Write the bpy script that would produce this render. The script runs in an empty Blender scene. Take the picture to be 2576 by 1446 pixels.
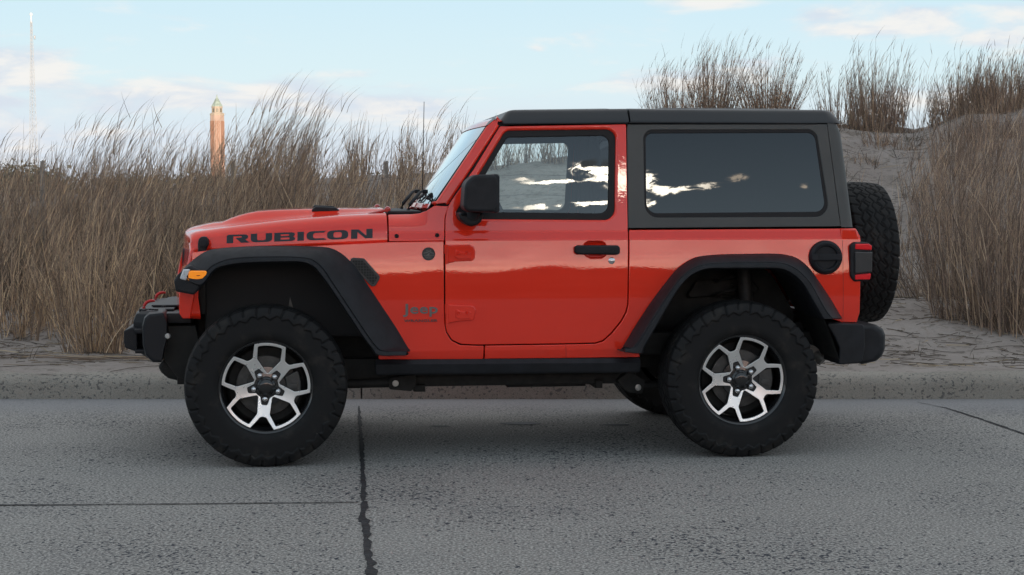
import bpy, bmesh, math, random
import numpy as np
from mathutils import Vector, Matrix
random.seed(7); RNG = np.random.default_rng(11)
R = math.radians
scene = bpy.context.scene
COL = scene.collection

# ------------------------------------------------------------------ camera, sky, sun, exposure
CAM_H = 1.399; F_PX = 4127.42; PITCH = .06; HORIZON = 475.0
cam = bpy.data.cameras.new("camera"); cam_o = bpy.data.objects.new("camera", cam); COL.objects.link(cam_o)
cam.sensor_width = 36.0; cam.lens = 36.0 * F_PX / 2576.0
cam.clip_start = 0.1; cam.clip_end = 20000
cam_o.location = (0, 0, CAM_H); cam_o.rotation_euler = (R(90) - PITCH, 0, 0)
scene.camera = cam_o
scene.view_settings.view_transform = 'Standard'; scene.view_settings.look = 'None'
scene.view_settings.gamma = 1; scene.view_settings.use_curve_mapping = False
EXPOSURE = 2.95
scene.view_settings.exposure = EXPOSURE

SUN_EL = R(1.4); SUN_DIR = Vector((0.3215, -0.948, 0)).normalized()
SUN_DIR = Vector((SUN_DIR.x * math.cos(SUN_EL), SUN_DIR.y * math.cos(SUN_EL), math.sin(SUN_EL)))

class NT:
    """small node-tree helper"""
    def __init__(s, tree): s.t = tree; s.n = tree.nodes; s.l = tree.links; s.n.clear()
    def new(s, typ, **kw):
        n = s.n.new(typ)
        for k, v in kw.items(): setattr(n, k, v)
        return n
    def set(s, sock, v):
        if hasattr(v, 'is_output'): s.l.new(v, sock)
        else: sock.default_value = v
    def math(s, op, a, b=None, c=None, clamp=False):
        n = s.new('ShaderNodeMath', operation=op); n.use_clamp = clamp
        for i, v in enumerate((a, b, c)):
            if v is not None: s.set(n.inputs[i], v)
        return n.outputs[0]
    def vmath(s, op, a, b=None):
        n = s.new('ShaderNodeVectorMath', operation=op)
        s.set(n.inputs[0], a)
        if b is not None: s.set(n.inputs[1], b)
        return n.outputs['Value'] if op in ('DOT_PRODUCT', 'LENGTH', 'DISTANCE') else n.outputs[0]
    def mix(s, f, a, b, blend='MIX'):
        n = s.new('ShaderNodeMix', data_type='RGBA', blend_type=blend)
        s.set(n.inputs['Factor'], f)
        for k, v in (('A', a), ('B', b)):
            sk = [i for i in n.inputs if i.name == k and i.type == 'RGBA'][0]
            s.set(sk, v if hasattr(v, 'is_output') else (tuple(v) + (1,))[:4])
        return [o for o in n.outputs if o.type == 'RGBA'][0]
    def ramp(s, f, stops, interp='LINEAR'):
        n = s.new('ShaderNodeValToRGB'); n.color_ramp.interpolation = interp
        e = n.color_ramp.elements
        while len(e) < len(stops): e.new(0.5)
        for q, (p, c) in zip(e, stops):
            q.position = p; q.color = (tuple(c) + (1,))[:4] if hasattr(c, '__len__') else (c, c, c, 1)
        s.set(n.inputs[0], f); return n.outputs[0]
    def noise(s, vec, scale, detail=4, rough=.55, dist=0, out=0):
        n = s.new('ShaderNodeTexNoise'); s.l.new(vec, n.inputs['Vector'])
        n.inputs['Scale'].default_value = scale; n.inputs['Detail'].default_value = detail
        n.inputs['Roughness'].default_value = rough; n.inputs['Distortion'].default_value = dist
        return n.outputs[out]
    def voronoi(s, vec, scale, feature='F1', out='Distance', rnd=1):
        n = s.new('ShaderNodeTexVoronoi', feature=feature); s.l.new(vec, n.inputs['Vector'])
        n.inputs['Scale'].default_value = scale; n.inputs['Randomness'].default_value = rnd
        return n.outputs[out]
    def mapping(s, vec, scale=(1, 1, 1), loc=(0, 0, 0), rot=(0, 0, 0)):
        n = s.new('ShaderNodeMapping'); s.l.new(vec, n.inputs['Vector'])
        n.inputs['Scale'].default_value = scale; n.inputs['Location'].default_value = loc; n.inputs['Rotation'].default_value = rot
        return n.outputs[0]
    def smooth(s, v, a, b):
        n = s.new('ShaderNodeMapRange', interpolation_type='SMOOTHSTEP'); s.set(n.inputs[0], v)
        n.inputs[1].default_value = min(a, b); n.inputs[2].default_value = max(a, b)
        if a > b: n.inputs[3].default_value = 1; n.inputs[4].default_value = 0
        return n.outputs[0]

def dir_from_px(u, v):
    x = (u - 1288) / F_PX; z = -(v - 723) / F_PX
    p = PITCH
    d = Vector((x, math.cos(p) + z * math.sin(p), z * math.cos(p) - math.sin(p)))
    return d.normalized()

def build_world():
    w = bpy.data.worlds.new("World"); scene.world = w; w.use_nodes = True
    t = NT(w.node_tree)
    out = t.new('ShaderNodeOutputWorld'); bg = t.new('ShaderNodeBackground')
    sky = t.new('ShaderNodeTexSky', sky_type='NISHITA'); sky.sun_disc = False
    sky.sun_elevation = SUN_EL; sky.sun_rotation = math.atan2(SUN_DIR.x, SUN_DIR.y)
    sky.air_density = 1.0; sky.dust_density = 1.6; sky.ozone_density = 1.0; sky.altitude = 0
    tc = t.new('ShaderNodeTexCoord'); d = tc.outputs['Generated']
    sep = t.new('ShaderNodeSeparateXYZ'); t.l.new(d, sep.inputs[0]); z = sep.outputs[2]
    base = sky.outputs[0]
    # thin high haze evens the evening sky out and pales it
    pale = t.ramp(t.math('MULTIPLY', z, 2.0, clamp=True), [(0, (.97, 1.05, 1.19)), (.07, (.94, 1.10, 1.23)), (.13, (.90, 1.15, 1.26)), (.22, (.79, 1.08, 1.26)), (.30, (.71, 1.01, 1.24)), (.45, (.95, 1.02, 1.10)), (1, (.90, .93, .97))])
    dusk = t.ramp(t.math('MULTIPLY', z, 2.0, clamp=True), [(0, (1.2, .95, .85)), (.40, (1.0, 1.26, 1.44)), (.50, (.92, 1.18, 1.38)), (.64, (.46, .62, .80)), (1, (.66, .80, .92))])
    sy_ = sep.outputs[1]
    pale = t.mix(t.smooth(sy_, .25, -.45), pale, dusk)
    base = t.mix(t.math('ADD', .94, t.math('MULTIPLY', t.smooth(sy_, .2, -.4), .052)), base, pale)
    # warm afterglow low over the hidden sun
    sd = t.math('MAXIMUM', t.vmath('DOT_PRODUCT', d, tuple(Vector((SUN_DIR.x, SUN_DIR.y, .05)).normalized())), 0.0)
    band = t.math('MULTIPLY', t.smooth(z, .205, .085), t.math('POWER', sd, 6.0))
    wisps = t.smooth(t.noise(t.mapping(d, scale=(1, 1, 4)), 26, 6, .6, .4), .36, .66)
    base = t.mix(1.0, base, t.mix(t.math('MULTIPLY', band, t.math('ADD', .62, t.math('MULTIPLY', wisps, .5))), (0, 0, 0), t.mix(t.smooth(z, .06, .14), GLOW_LOW, GLOW_HIGH)), 'ADD')
    # clouds: noise squashed towards the horizon + a few banks where they hung that evening
    vec = t.mapping(d, scale=(3.2, 3.2, 13.0))
    n1 = t.noise(vec, 3.6, 8, .58, .35)
    n2 = t.noise(t.mapping(d, scale=(3.2, 3.2, 13.0), loc=(0, 0, -.10)), 3.6, 8, .58, .35)
    def blob(u, v, su, sv, amp, c=None):
        c = c or dir_from_px(u, v); rt = Vector((c.y, -c.x, 0)).normalized()
        a = t.math('DIVIDE', t.vmath('DOT_PRODUCT', d, tuple(rt)), su)
        b = t.math('DIVIDE', t.math('SUBTRACT', z, c.z), sv)
        r2 = t.math('ADD', t.math('MULTIPLY', a, a), t.math('MULTIPLY', b, b))
        g = t.math('MULTIPLY', t.math('POWER', 2.718, t.math('MULTIPLY', r2, -1.0)), amp)
        return t.math('MULTIPLY', g, t.math('GREATER_THAN', t.vmath('DOT_PRODUCT', d, tuple(c)), 0.0))
    P = F_PX
    front = [(20, 165, 120/P, 50/P, .85), (110, 190, 70/P, 30/P, .6), (330, 228, 220/P, 30/P, .75), (745, 232, 95/P, 42/P, 1.0), (560, 252, 300/P, 24/P, .75), (1000, 270, 230/P, 30/P, .5), (15, 258, 55/P, 16/P, .75), (300, 275, 120/P, 16/P, .55),
             (1790, 4, 80/P, 22/P, .9), (2060, 36, 70/P, 24/P, .85), (2310, 42, 60/P, 26/P, .9), (2210, 75, 190/P, 22/P, .75), (2490, 100, 80/P, 20/P, .9), (1650, 205, 220/P, 30/P, .6), (1350, 122, 24/P, 10/P, .6),
             (2330, 260, 260/P, 40/P, .4), (250, 345, 330/P, 30/P, .45), (1900, 150, 120/P, 22/P, .4), (880, 190, 60/P, 14/P, .4)]
    tot = None
    for f in front:
        b = blob(*f); tot = b if tot is None else t.math('ADD', tot, b)
    dens = t.math('ADD', tot, t.math('MULTIPLY', t.math('SUBTRACT', n1, .5), 3.1))
    low = t.math('MULTIPLY', t.smooth(z, .17, .04), .16)
    dens = t.smooth(t.math('ADD', dens, low), .12, .95)
    lit = t.smooth(t.math('SUBTRACT', n1, n2), -.10, .13)
    ccol = t.mix(lit, (.90, .97, 1.09), (1.25, 1.18, 1.12))
    front_mask = t.smooth(sep.outputs[1], -.05, .12)
    base = t.mix(t.math('MULTIPLY', t.math('MULTIPLY', dens, .78), front_mask), base, ccol)
    # evening side (behind the camera): sunlit cloud banks seen only in the glass and paint
    tot = None
    for (az, el, su, sv, amp) in BACK_CLOUDS:
        b = blob(0, 0, su, sv, amp, back_dir(az, el)); tot = b if tot is None else t.math('ADD', tot, b)
    nb = t.noise(t.mapping(d, scale=(1, 1, 2.4)), 85, 7, .62, .8)
    db = t.math('ADD', tot, t.math('MULTIPLY', t.math('MULTIPLY', t.math('SUBTRACT', nb, .5), 4.2), t.math('MINIMUM', t.math('MULTIPLY', tot, 1.6), 1.0)))
    edge = t.smooth(db, .34, .86)
    hot = t.smooth(t.vmath('DOT_PRODUCT', d, back_dir(0, 16.0)), math.cos(R(4.0)), math.cos(R(1.2)))
    core = blob(0, 0, .016, .0034, 2.0, back_dir(.45, 16.66))
    core = t.smooth(t.math('ADD', core, t.math('MULTIPLY', t.math('SUBTRACT', nb, .5), 2.5)), .75, 1.1)
    bcol = t.mix(hot, (5.6, 4.6, 3.6), (27, 24, 19.5)); bcol = t.mix(core, t.mix(edge, (2.2, 2.0, 1.8), bcol), (.55, .6, .62))
    bm_ = t.math('SUBTRACT', 1.0, front_mask)
    base = t.mix(t.math('MULTIPLY', t.smooth(db, .22, .78), bm_), base, bcol)
    t.l.new(base, bg.inputs[0]); bg.inputs[1].default_value = SKY_STRENGTH
    t.l.new(bg.outputs[0], out.inputs[0])
SKY_STRENGTH = 0.1
GLOW_LOW, GLOW_HIGH = (6.6, 3.7, 2.2), (5.0, 3.1, 2.4)
def back_dir(az, el):
    a = math.atan2(SUN_DIR.x, SUN_DIR.y) + R(az)
    return Vector((math.sin(a) * math.cos(R(el)), math.cos(a) * math.cos(R(el)), math.sin(R(el))))
# azimuth from the sun (deg), elevation (deg), half width, half height, amount
BACK_CLOUDS = [(.85, 16.45, .017, .0048, 1.05), (.0, 16.0, .009, .0065, 1.05), (-.95, 15.85, .009, .0062, 1.05), (-1.0, 15.15, .006, .0022, .9), (-1.7, 15.5, .006, .003, .8), (2.3, 16.05, .022, .0012, .95), (3.4, 16.2, .008, .0012, .7),
               (2.9, 15.2, .020, .0020, .8), (1.0, 15.25, .014, .0016, .8), (-2.2, 15.57, .008, .0020, .9), (-3.2, 15.6, .008, .0024, .9), (-4.3, 15.82, .007, .0024, .85), (-6.7, 15.4, .004, .0035, .8), (9, 16, .05, .01, .8), (-14, 16.5, .06, .012, .8)]
build_world()
sun = bpy.data.lights.new("sun", 'SUN'); sun.energy = 0.9; sun.angle = R(.6); sun.color = (1, .80, .62)
sun_o = bpy.data.objects.new("sun", sun); COL.objects.link(sun_o)
sun_o.rotation_euler = (-SUN_DIR).to_track_quat('-Z', 'Y').to_euler(); sun_o.location = SUN_DIR * 60

# ------------------------------------------------------------------ materials
MATS = {}
def mat(name, col=(.5, .5, .5), rough=.5, metal=0, coat=0, spec=.5, bump=None, vary=None, fn=None, emit=None):
    if name in MATS: return MATS[name]
    m = bpy.data.materials.new(name); m.use_nodes = True; t = NT(m.node_tree)
    out = t.new('ShaderNodeOutputMaterial'); b = t.new('ShaderNodeBsdfPrincipled'); t.l.new(b.outputs[0], out.inputs[0])
    b.inputs['Base Color'].default_value = tuple(col) + (1,); b.inputs['Roughness'].default_value = rough
    b.inputs['Metallic'].default_value = metal; b.inputs['Coat Weight'].default_value = coat; b.inputs['Coat Roughness'].default_value = .015; b.inputs['Coat IOR'].default_value = 1.68
    b.inputs['Specular IOR Level'].default_value = spec
    tc = t.new('ShaderNodeTexCoord'); v = tc.outputs['Object']
    if vary:
        sc, amt = vary
        n = t.noise(v, sc, 5, .6)
        c = t.mix(t.smooth(n, .3, .7), tuple(x * (1 - amt) for x in col), tuple(min(1, x * (1 + amt)) for x in col)); t.l.new(c, b.inputs['Base Color'])
        r = t.math('ADD', rough, t.math('MULTIPLY', t.math('SUBTRACT', t.noise(v, sc * 2.3, 4), .5), .25), clamp=True); t.l.new(r, b.inputs['Roughness'])
    if bump:
        sc, st, ds = bump
        bn = t.new('ShaderNodeBump'); bn.inputs['Strength'].default_value = st; bn.inputs['Distance'].default_value = ds
        t.l.new(t.noise(v, sc, 3), bn.inputs['Height']); t.l.new(bn.outputs[0], b.inputs['Normal'])
    if emit: b.inputs['Emission Color'].default_value = emit[0] + (1,); b.inputs['Emission Strength'].default_value = emit[1]
    if fn: fn(t, b, v)
    MATS[name] = m; return m

def glass_mat(name, tint, dens=1.0, ior=1.52, refl=1.75):
    m = bpy.data.materials.new(name); m.use_nodes = True; t = NT(m.node_tree)
    out = t.new('ShaderNodeOutputMaterial')
    tr = t.new('ShaderNodeBsdfTransparent'); tr.inputs[0].default_value = tuple(tint) + (1,)
    gl = t.new('ShaderNodeBsdfGlossy'); gl.inputs['Roughness'].default_value = .0; gl.inputs[0].default_value = (.95, .98, 1, 1)
    fr = t.new('ShaderNodeFresnel'); fr.inputs[0].default_value = ior
    f = t.math('MULTIPLY', fr.outputs[0], refl, clamp=True)
    mx = t.new('ShaderNodeMixShader'); t.l.new(f, mx.inputs[0]); t.l.new(tr.outputs[0], mx.inputs[1]); t.l.new(gl.outputs[0], mx.inputs[2])
    t.l.new(mx.outputs[0], out.inputs[0]); MATS[name] = m; return m

def paint_fn(t, b, v):
    n = t.noise(v, 3.0, 3)
    c = t.mix(n, (.87, .029, .009), (.93, .035, .0115)); t.l.new(c, b.inputs['Base Color'])
    # faint orange peel
    bn = t.new('ShaderNodeBump'); bn.inputs['Strength'].default_value = .035; bn.inputs['Distance'].default_value = .002
    t.l.new(t.noise(v, 60, 2), bn.inputs['Height']); t.l.new(bn.outputs[0], b.inputs['Coat Normal'])
M_RED = mat('red_paint', (.53, .025, .012), .5, coat=1.0, spec=.08, fn=paint_fn)
M_RED2 = mat('red_metal', (.45, .03, .02), .4, coat=.4)
M_BLK = mat('black_plastic', (.0125, .014, .0175), .56, spec=.33, bump=(420, .25, .001), vary=(14, .25))
M_TOP = mat('hardtop_black', (.072, .073, .071), .52, spec=.42, bump=(900, .15, .0006), vary=(3, .05))
M_ROOF = mat('roof_black', (.020, .022, .025), .40, spec=.5, vary=(2, .05))
M_RUB = mat('rubber_seal', (.008, .008, .010), .5, spec=.3)
M_DARK = mat('underbody_black', (.012, .012, .011), .7, vary=(20, .4))
M_SUSP2 = mat('suspension_dark', (.022, .021, .02), .6, vary=(20, .4))
M_SUSP = mat('suspension_metal', (.10, .096, .088), .5, vary=(20, .4))  # same metal, lightened to stand in for light missing in the front arch
M_LINER = mat('liner_black', (.015, .0145, .013), .75, vary=(9, .5))
M_CABIN = mat('cabin_dark', (.018, .018, .019), .75)
M_SEAT = mat('seat_cloth', (.03, .03, .032), .85)
M_SILV = mat('machined_alloy', (.90, .89, .87), .27, metal=.75, fn=lambda t, b, v: t.l.new(t.math('ADD', .24, t.math('MULTIPLY', t.noise(v, 40, 2), .10)), b.inputs['Roughness']))
M_WBLK = mat('gloss_black_alloy', (.010, .010, .011), .22, coat=.5)
M_CHROME = mat('chrome', (.75, .75, .76), .12, metal=1)
M_STEEL = mat('brake_steel', (.075, .073, .07), .5, metal=.5, vary=(30, .2))
M_BOLT = mat('zinc_bolt', (.5, .5, .48), .4, metal=.6)
M_AMB = mat('amber_lens', (1.0, .27, .004), .35, coat=.15, emit=((1.0, .30, .01), .045))
M_CLEAR = mat('clear_lens', (.62, .64, .66), .12, coat=.8)
M_REDL = mat('red_lens', (.90, .012, .020), .3, coat=.25, spec=.3)
M_DECAL = mat('black_decal', (.018, .022, .030), .5)
M_BADGE = mat('grey_badge', (.16, .165, .16), .4, metal=.3)
M_BADGE2 = mat('dark_badge', (.05, .045, .045), .45)
M_MESH = mat('vent_mesh', (.02, .02, .02), .6, fn=lambda t, b, v: t.l.new(t.ramp(t.voronoi(v, 70, 'DISTANCE_TO_EDGE', 'Distance', .1), [(.0, (.05, .05, .048)), (.08, (.03, .03, .03)), (.13, (.002, .002, .002))]), b.inputs['Base Color']))
def tyre_fn(t, b, v):
    n = t.noise(v, 9, 6, .65)
    c = t.mix(t.smooth(n, .5, .75), (.0065, .0065, .007), (.030, .026, .022)); t.l.new(c, b.inputs['Base Color'])
M_TYRE = mat('tyre_rubber', (.014, .014, .014), .68, spec=.33, bump=(160, .3, .002), fn=tyre_fn)
M_GLASS = glass_mat('door_glass', (.90, .98, .96), refl=2.2)
M_PRIV = glass_mat('privacy_glass', (.03, .032, .035), refl=1.7)
M_WS = glass_mat('windshield_glass', (.5, .58, .56), refl=1.5)
M_MIRROR = mat('mirror_glass', (.8, .82, .85), .03, metal=1)

# ------------------------------------------------------------------ mesh helpers
def link(o, parent=None):
    COL.objects.link(o)
    if parent is not None: o.parent = parent
    return o
def tag(o, label=None, cat=None, group=None, kind=None):
    for k, v in (('label', label), ('category', cat), ('group', group), ('kind', kind)):
        if v: o[k] = v
    return o
def empty(name, loc=(0, 0, 0), rz=0, parent=None):
    o = bpy.data.objects.new(name, None); o.location = loc; o.rotation_euler = (0, 0, rz); o.empty_display_size = .1
    return link(o, parent)
class MB:
    def __init__(s): s.v = []; s.f = []; s.m = []
    def add(s, vf, m=0):
        v, f = vf; k = len(s.v); s.v += [tuple(p) for p in v]; s.f += [tuple(i + k for i in q) for q in f]; s.m += [m] * len(f); return s
    def build(s, name, mats, parent=None, sgn=-1, angle=38, smooth=True):
        me = bpy.data.meshes.new(name)
        v, f = s.v, s.f
        if sgn > 0: v = [(p[0], -p[1], p[2]) for p in v]; f = [q[::-1] for q in f]
        me.from_pydata(v, [], f); me.update()
        for m in (mats if isinstance(mats, (list, tuple)) else [mats]): me.materials.append(m)
        if max(s.m, default=0): me.polygons.foreach_set('material_index', s.m)
        fix_normals(me)
        if smooth: me.polygons.foreach_set('use_smooth', [True] * len(me.polygons)); me.set_sharp_from_angle(angle=R(angle))
        o = link(bpy.data.objects.new(name, me), parent)
        if smooth and any(len(q) > 4 for q in f):
            md = o.modifiers.new('weighted_normal', 'WEIGHTED_NORMAL'); md.keep_sharp = True; md.weight = 80
        return o
def fix_normals(me):
    bm = bmesh.new(); bm.from_mesh(me); bmesh.ops.recalc_face_normals(bm, faces=bm.faces); bm.to_mesh(me); bm.free()
def area2(p): return .5 * sum(p[i][0] * p[(i + 1) % len(p)][1] - p[(i + 1) % len(p)][0] * p[i][1] for i in range(len(p)))
def ccw(p): p = [tuple(q) for q in p]; return p if area2(p) > 0 else p[::-1]
def rp(pts, r=.03, seg=6):
    """polygon with rounded corners; r one radius or one per corner"""
    n = len(pts); out = []
    for i in range(n):
        a, b, c = (np.array(pts[j % n], float) for j in (i - 1, i, i + 1))
        rr = r[i] if hasattr(r, '__len__') else r
        u = a - b; w = c - b; lu, lw = np.linalg.norm(u), np.linalg.norm(w)
        if rr <= 0 or lu < 1e-6 or lw < 1e-6: out.append(tuple(b)); continue
        u /= lu; w /= lw
        ang = math.acos(max(-1, min(1, float(u @ w))))
        if ang > R(176): out.append(tuple(b)); continue
        tl = min(rr / math.tan(ang / 2), lu * .48, lw * .48); r2 = tl * math.tan(ang / 2)
        p0 = b + u * tl; p1 = b + w * tl; cen = b + (u + w) / np.linalg.norm(u + w) * (r2 / math.sin(ang / 2))
        a0 = math.atan2(*(p0 - cen)[::-1]); a1 = math.atan2(*(p1 - cen)[::-1]); da = (a1 - a0 + math.pi) % (2 * math.pi) - math.pi
        for k in range(seg + 1):
            q = a0 + da * k / seg; out.append((cen[0] + r2 * math.cos(q), cen[1] + r2 * math.sin(q)))
    return out
def dense(pts, step):
    out = []; n = len(pts)
    for i in range(n):
        a = np.array(pts[i], float); b = np.array(pts[(i + 1) % n], float); k = max(1, int(np.linalg.norm(b - a) / step))
        out += [tuple(a + (b - a) * j / k) for j in range(k)]
    return out
def off(pts, d):
    """offset a closed ccw polygon outward by d"""
    n = len(pts); out = []
    for i in range(n):
        a, b, c = (np.array(pts[j % n], float) for j in (i - 1, i, i + 1))
        e1 = b - a; e2 = c - b
        e1 /= (np.linalg.norm(e1) + 1e-12); e2 /= (np.linalg.norm(e2) + 1e-12)
        n1 = np.array((e1[1], -e1[0])); n2 = np.array((e2[1], -e2[0])); m = n1 + n2; L = np.linalg.norm(m)
        m = n1 if L < 1e-6 else m / L
        k = d / max(.45, float(m @ n1)); out.append(tuple(b + m * k))
    return out
def prism(poly, y0, y1, bev=.004, steps=3, plane='xz', taper=0.0):
    """prism over a polygon; bevelled at the y0 end (outer) and y1 end"""
    poly = ccw(poly); rings = []
    for k in range(steps + 1):
        a = (math.pi / 2) * k / steps; rings.append((-bev * (1 - math.sin(a)) , y0 + (bev if y1 > y0 else -bev) * (1 - math.cos(a))))
    for k in range(steps + 1):
        a = (math.pi / 2) * (1 - k / steps); rings.append((-bev * (1 - math.sin(a)) - taper, y1 - (bev if y1 > y0 else -bev) * (1 - math.cos(a))))
    v = []; n = len(poly)
    for d, y in rings:
        for p in off(poly, d):
            v.append({'xz': (p[0], y, p[1]), 'yz': (y, p[0], p[1]), 'xy': (p[0], p[1], y)}[plane])
    f = []
    for k in range(len(rings) - 1):
        for i in range(n): f.append((k * n + i, k * n + (i + 1) % n, (k + 1) * n + (i + 1) % n, (k + 1) * n + i))
    f.append(tuple(range(n))[::-1]); f.append(tuple(range((len(rings) - 1) * n, len(rings) * n)))
    return v, f
def box(x0, x1, y0, y1, z0, z1, bev=.006):
    return prism([(x0, z0), (x1, z0), (x1, z1), (x0, z1)], y0, y1, bev, 2)
def lathe(prof, seg=48, axis='y', cen=(0, 0, 0), cap=(False, False)):
    """prof: (radius, height along axis)"""
    v = []; f = []; n = len(prof)
    for i in range(seg):
        a = 2 * math.pi * i / seg
        for r, h in prof:
            c, s = r * math.cos(a), r * math.sin(a)
            p = {'y': (c, h, s), 'z': (c, s, h), 'x': (h, c, s)}[axis]
            v.append((p[0] + cen[0], p[1] + cen[1], p[2] + cen[2]))
    for i in range(seg):
        j = (i + 1) % seg
        for k in range(n - 1): f.append((i * n + k, i * n + k + 1, j * n + k + 1, j * n + k))
    if cap[0]: f.append(tuple(i * n for i in range(seg)))
    if cap[1]: f.append(tuple(i * n + n - 1 for i in range(seg))[::-1])
    return v, f
def tube(pts, rad, seg=8, flat=1.0):
    pts = [Vector(p) for p in pts]; n = len(pts); v = []; f = []; up = Vector((0, 0, 1))
    for i, p in enumerate(pts):
        d = (pts[min(i + 1, n - 1)] - pts[max(i - 1, 0)]).normalized()
        a = d.cross(up if abs(d.z) < .95 else Vector((1, 0, 0))).normalized(); b = d.cross(a)
        r = rad[i] if hasattr(rad, '__len__') else rad
        for k in range(seg):
            q = 2 * math.pi * k / seg; v.append(p + a * (r * math.cos(q)) + b * (r * flat * math.sin(q)))
    for i in range(n - 1):
        for k in range(seg): f.append((i * seg + k, i * seg + (k + 1) % seg, (i + 1) * seg + (k + 1) % seg, (i + 1) * seg + k))
    f.append(tuple(range(seg))[::-1]); f.append(tuple(range((n - 1) * seg, n * seg)))
    return v, f
def grid(fn, nu, nv, close_u=False):
    v = []; f = []
    for i in range(nu):
        for j in range(nv): v.append(fn(i / (nu - (0 if close_u else 1)), j / (nv - 1)))
    for i in range(nu if close_u else nu - 1):
        for j in range(nv - 1):
            i2 = (i + 1) % nu; f.append((i * nv + j, i2 * nv + j, i2 * nv + j + 1, i * nv + j + 1))
    return v, f
def crom(pts, sub=6):
    """Catmull-Rom through points"""
    P = [np.array(p, float) for p in pts]; P = [2 * P[0] - P[1]] + P + [2 * P[-1] - P[-2]]; out = []
    for i in range(1, len(P) - 2):
        for k in range(sub):
            t = k / sub; a, b, c, d = P[i - 1:i + 3]
            out.append(.5 * (2 * b + (c - a) * t + (2 * a - 5 * b + 4 * c - d) * t * t + (-a + 3 * b - 3 * c + d) * t ** 3))
    out.append(P[-2]); return out
def loft(rings, closed=False, caps=False):
    n = len(rings[0]); v = [tuple(p) for r in rings for p in r]; f = []
    for k in range(len(rings) - 1):
        for i in range(n if closed else n - 1):
            j = (i + 1) % n; f.append((k * n + i, k * n + j, (k + 1) * n + j, (k + 1) * n + i))
    if caps: f.append(tuple(range(n))[::-1]); f.append(tuple(range((len(rings) - 1) * n, len(rings) * n)))
    return v, f

# body side surface: half width W and lean as a function of height
TZ = [.3, .557, .57, .80, .93, 1.06, 1.131, 1.1345, 1.138, 1.141, 1.174, 1.1775, 1.181, 1.184, 2.2]; TT = [-14, -14, -1.0, .2, 3.6, 5.2, 5.2, 34, 34, 12, 12, 32, 32, 8, 8]
_z = np.linspace(.3, 2.2, 1901); _w = -np.cumsum(np.tan(np.radians(np.interp(_z, TZ, TT)))) * .001; _w += .79 - np.interp(.8, _z, _w)
def W(z): return float(np.interp(z, _z, _w))
def lean(z): return R(float(np.interp(z, TZ, TT)))
def side(o=0.0):
    def s(a, b):
        t = lean(b); return np.array((a, -(W(b) + o), b)), np.array((0, -math.cos(t), math.sin(t)))
    return s
LEV = sorted(set([round(x, 4) for x in np.arange(.46, 1.84, .03)] + [.557, .57, 1.131, 1.1345, 1.138, 1.141, 1.174, 1.1775, 1.181, 1.184, .8, .93, 1.06] + [round(x, 3) for x in np.arange(.82, 1.14, .015)]))
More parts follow.
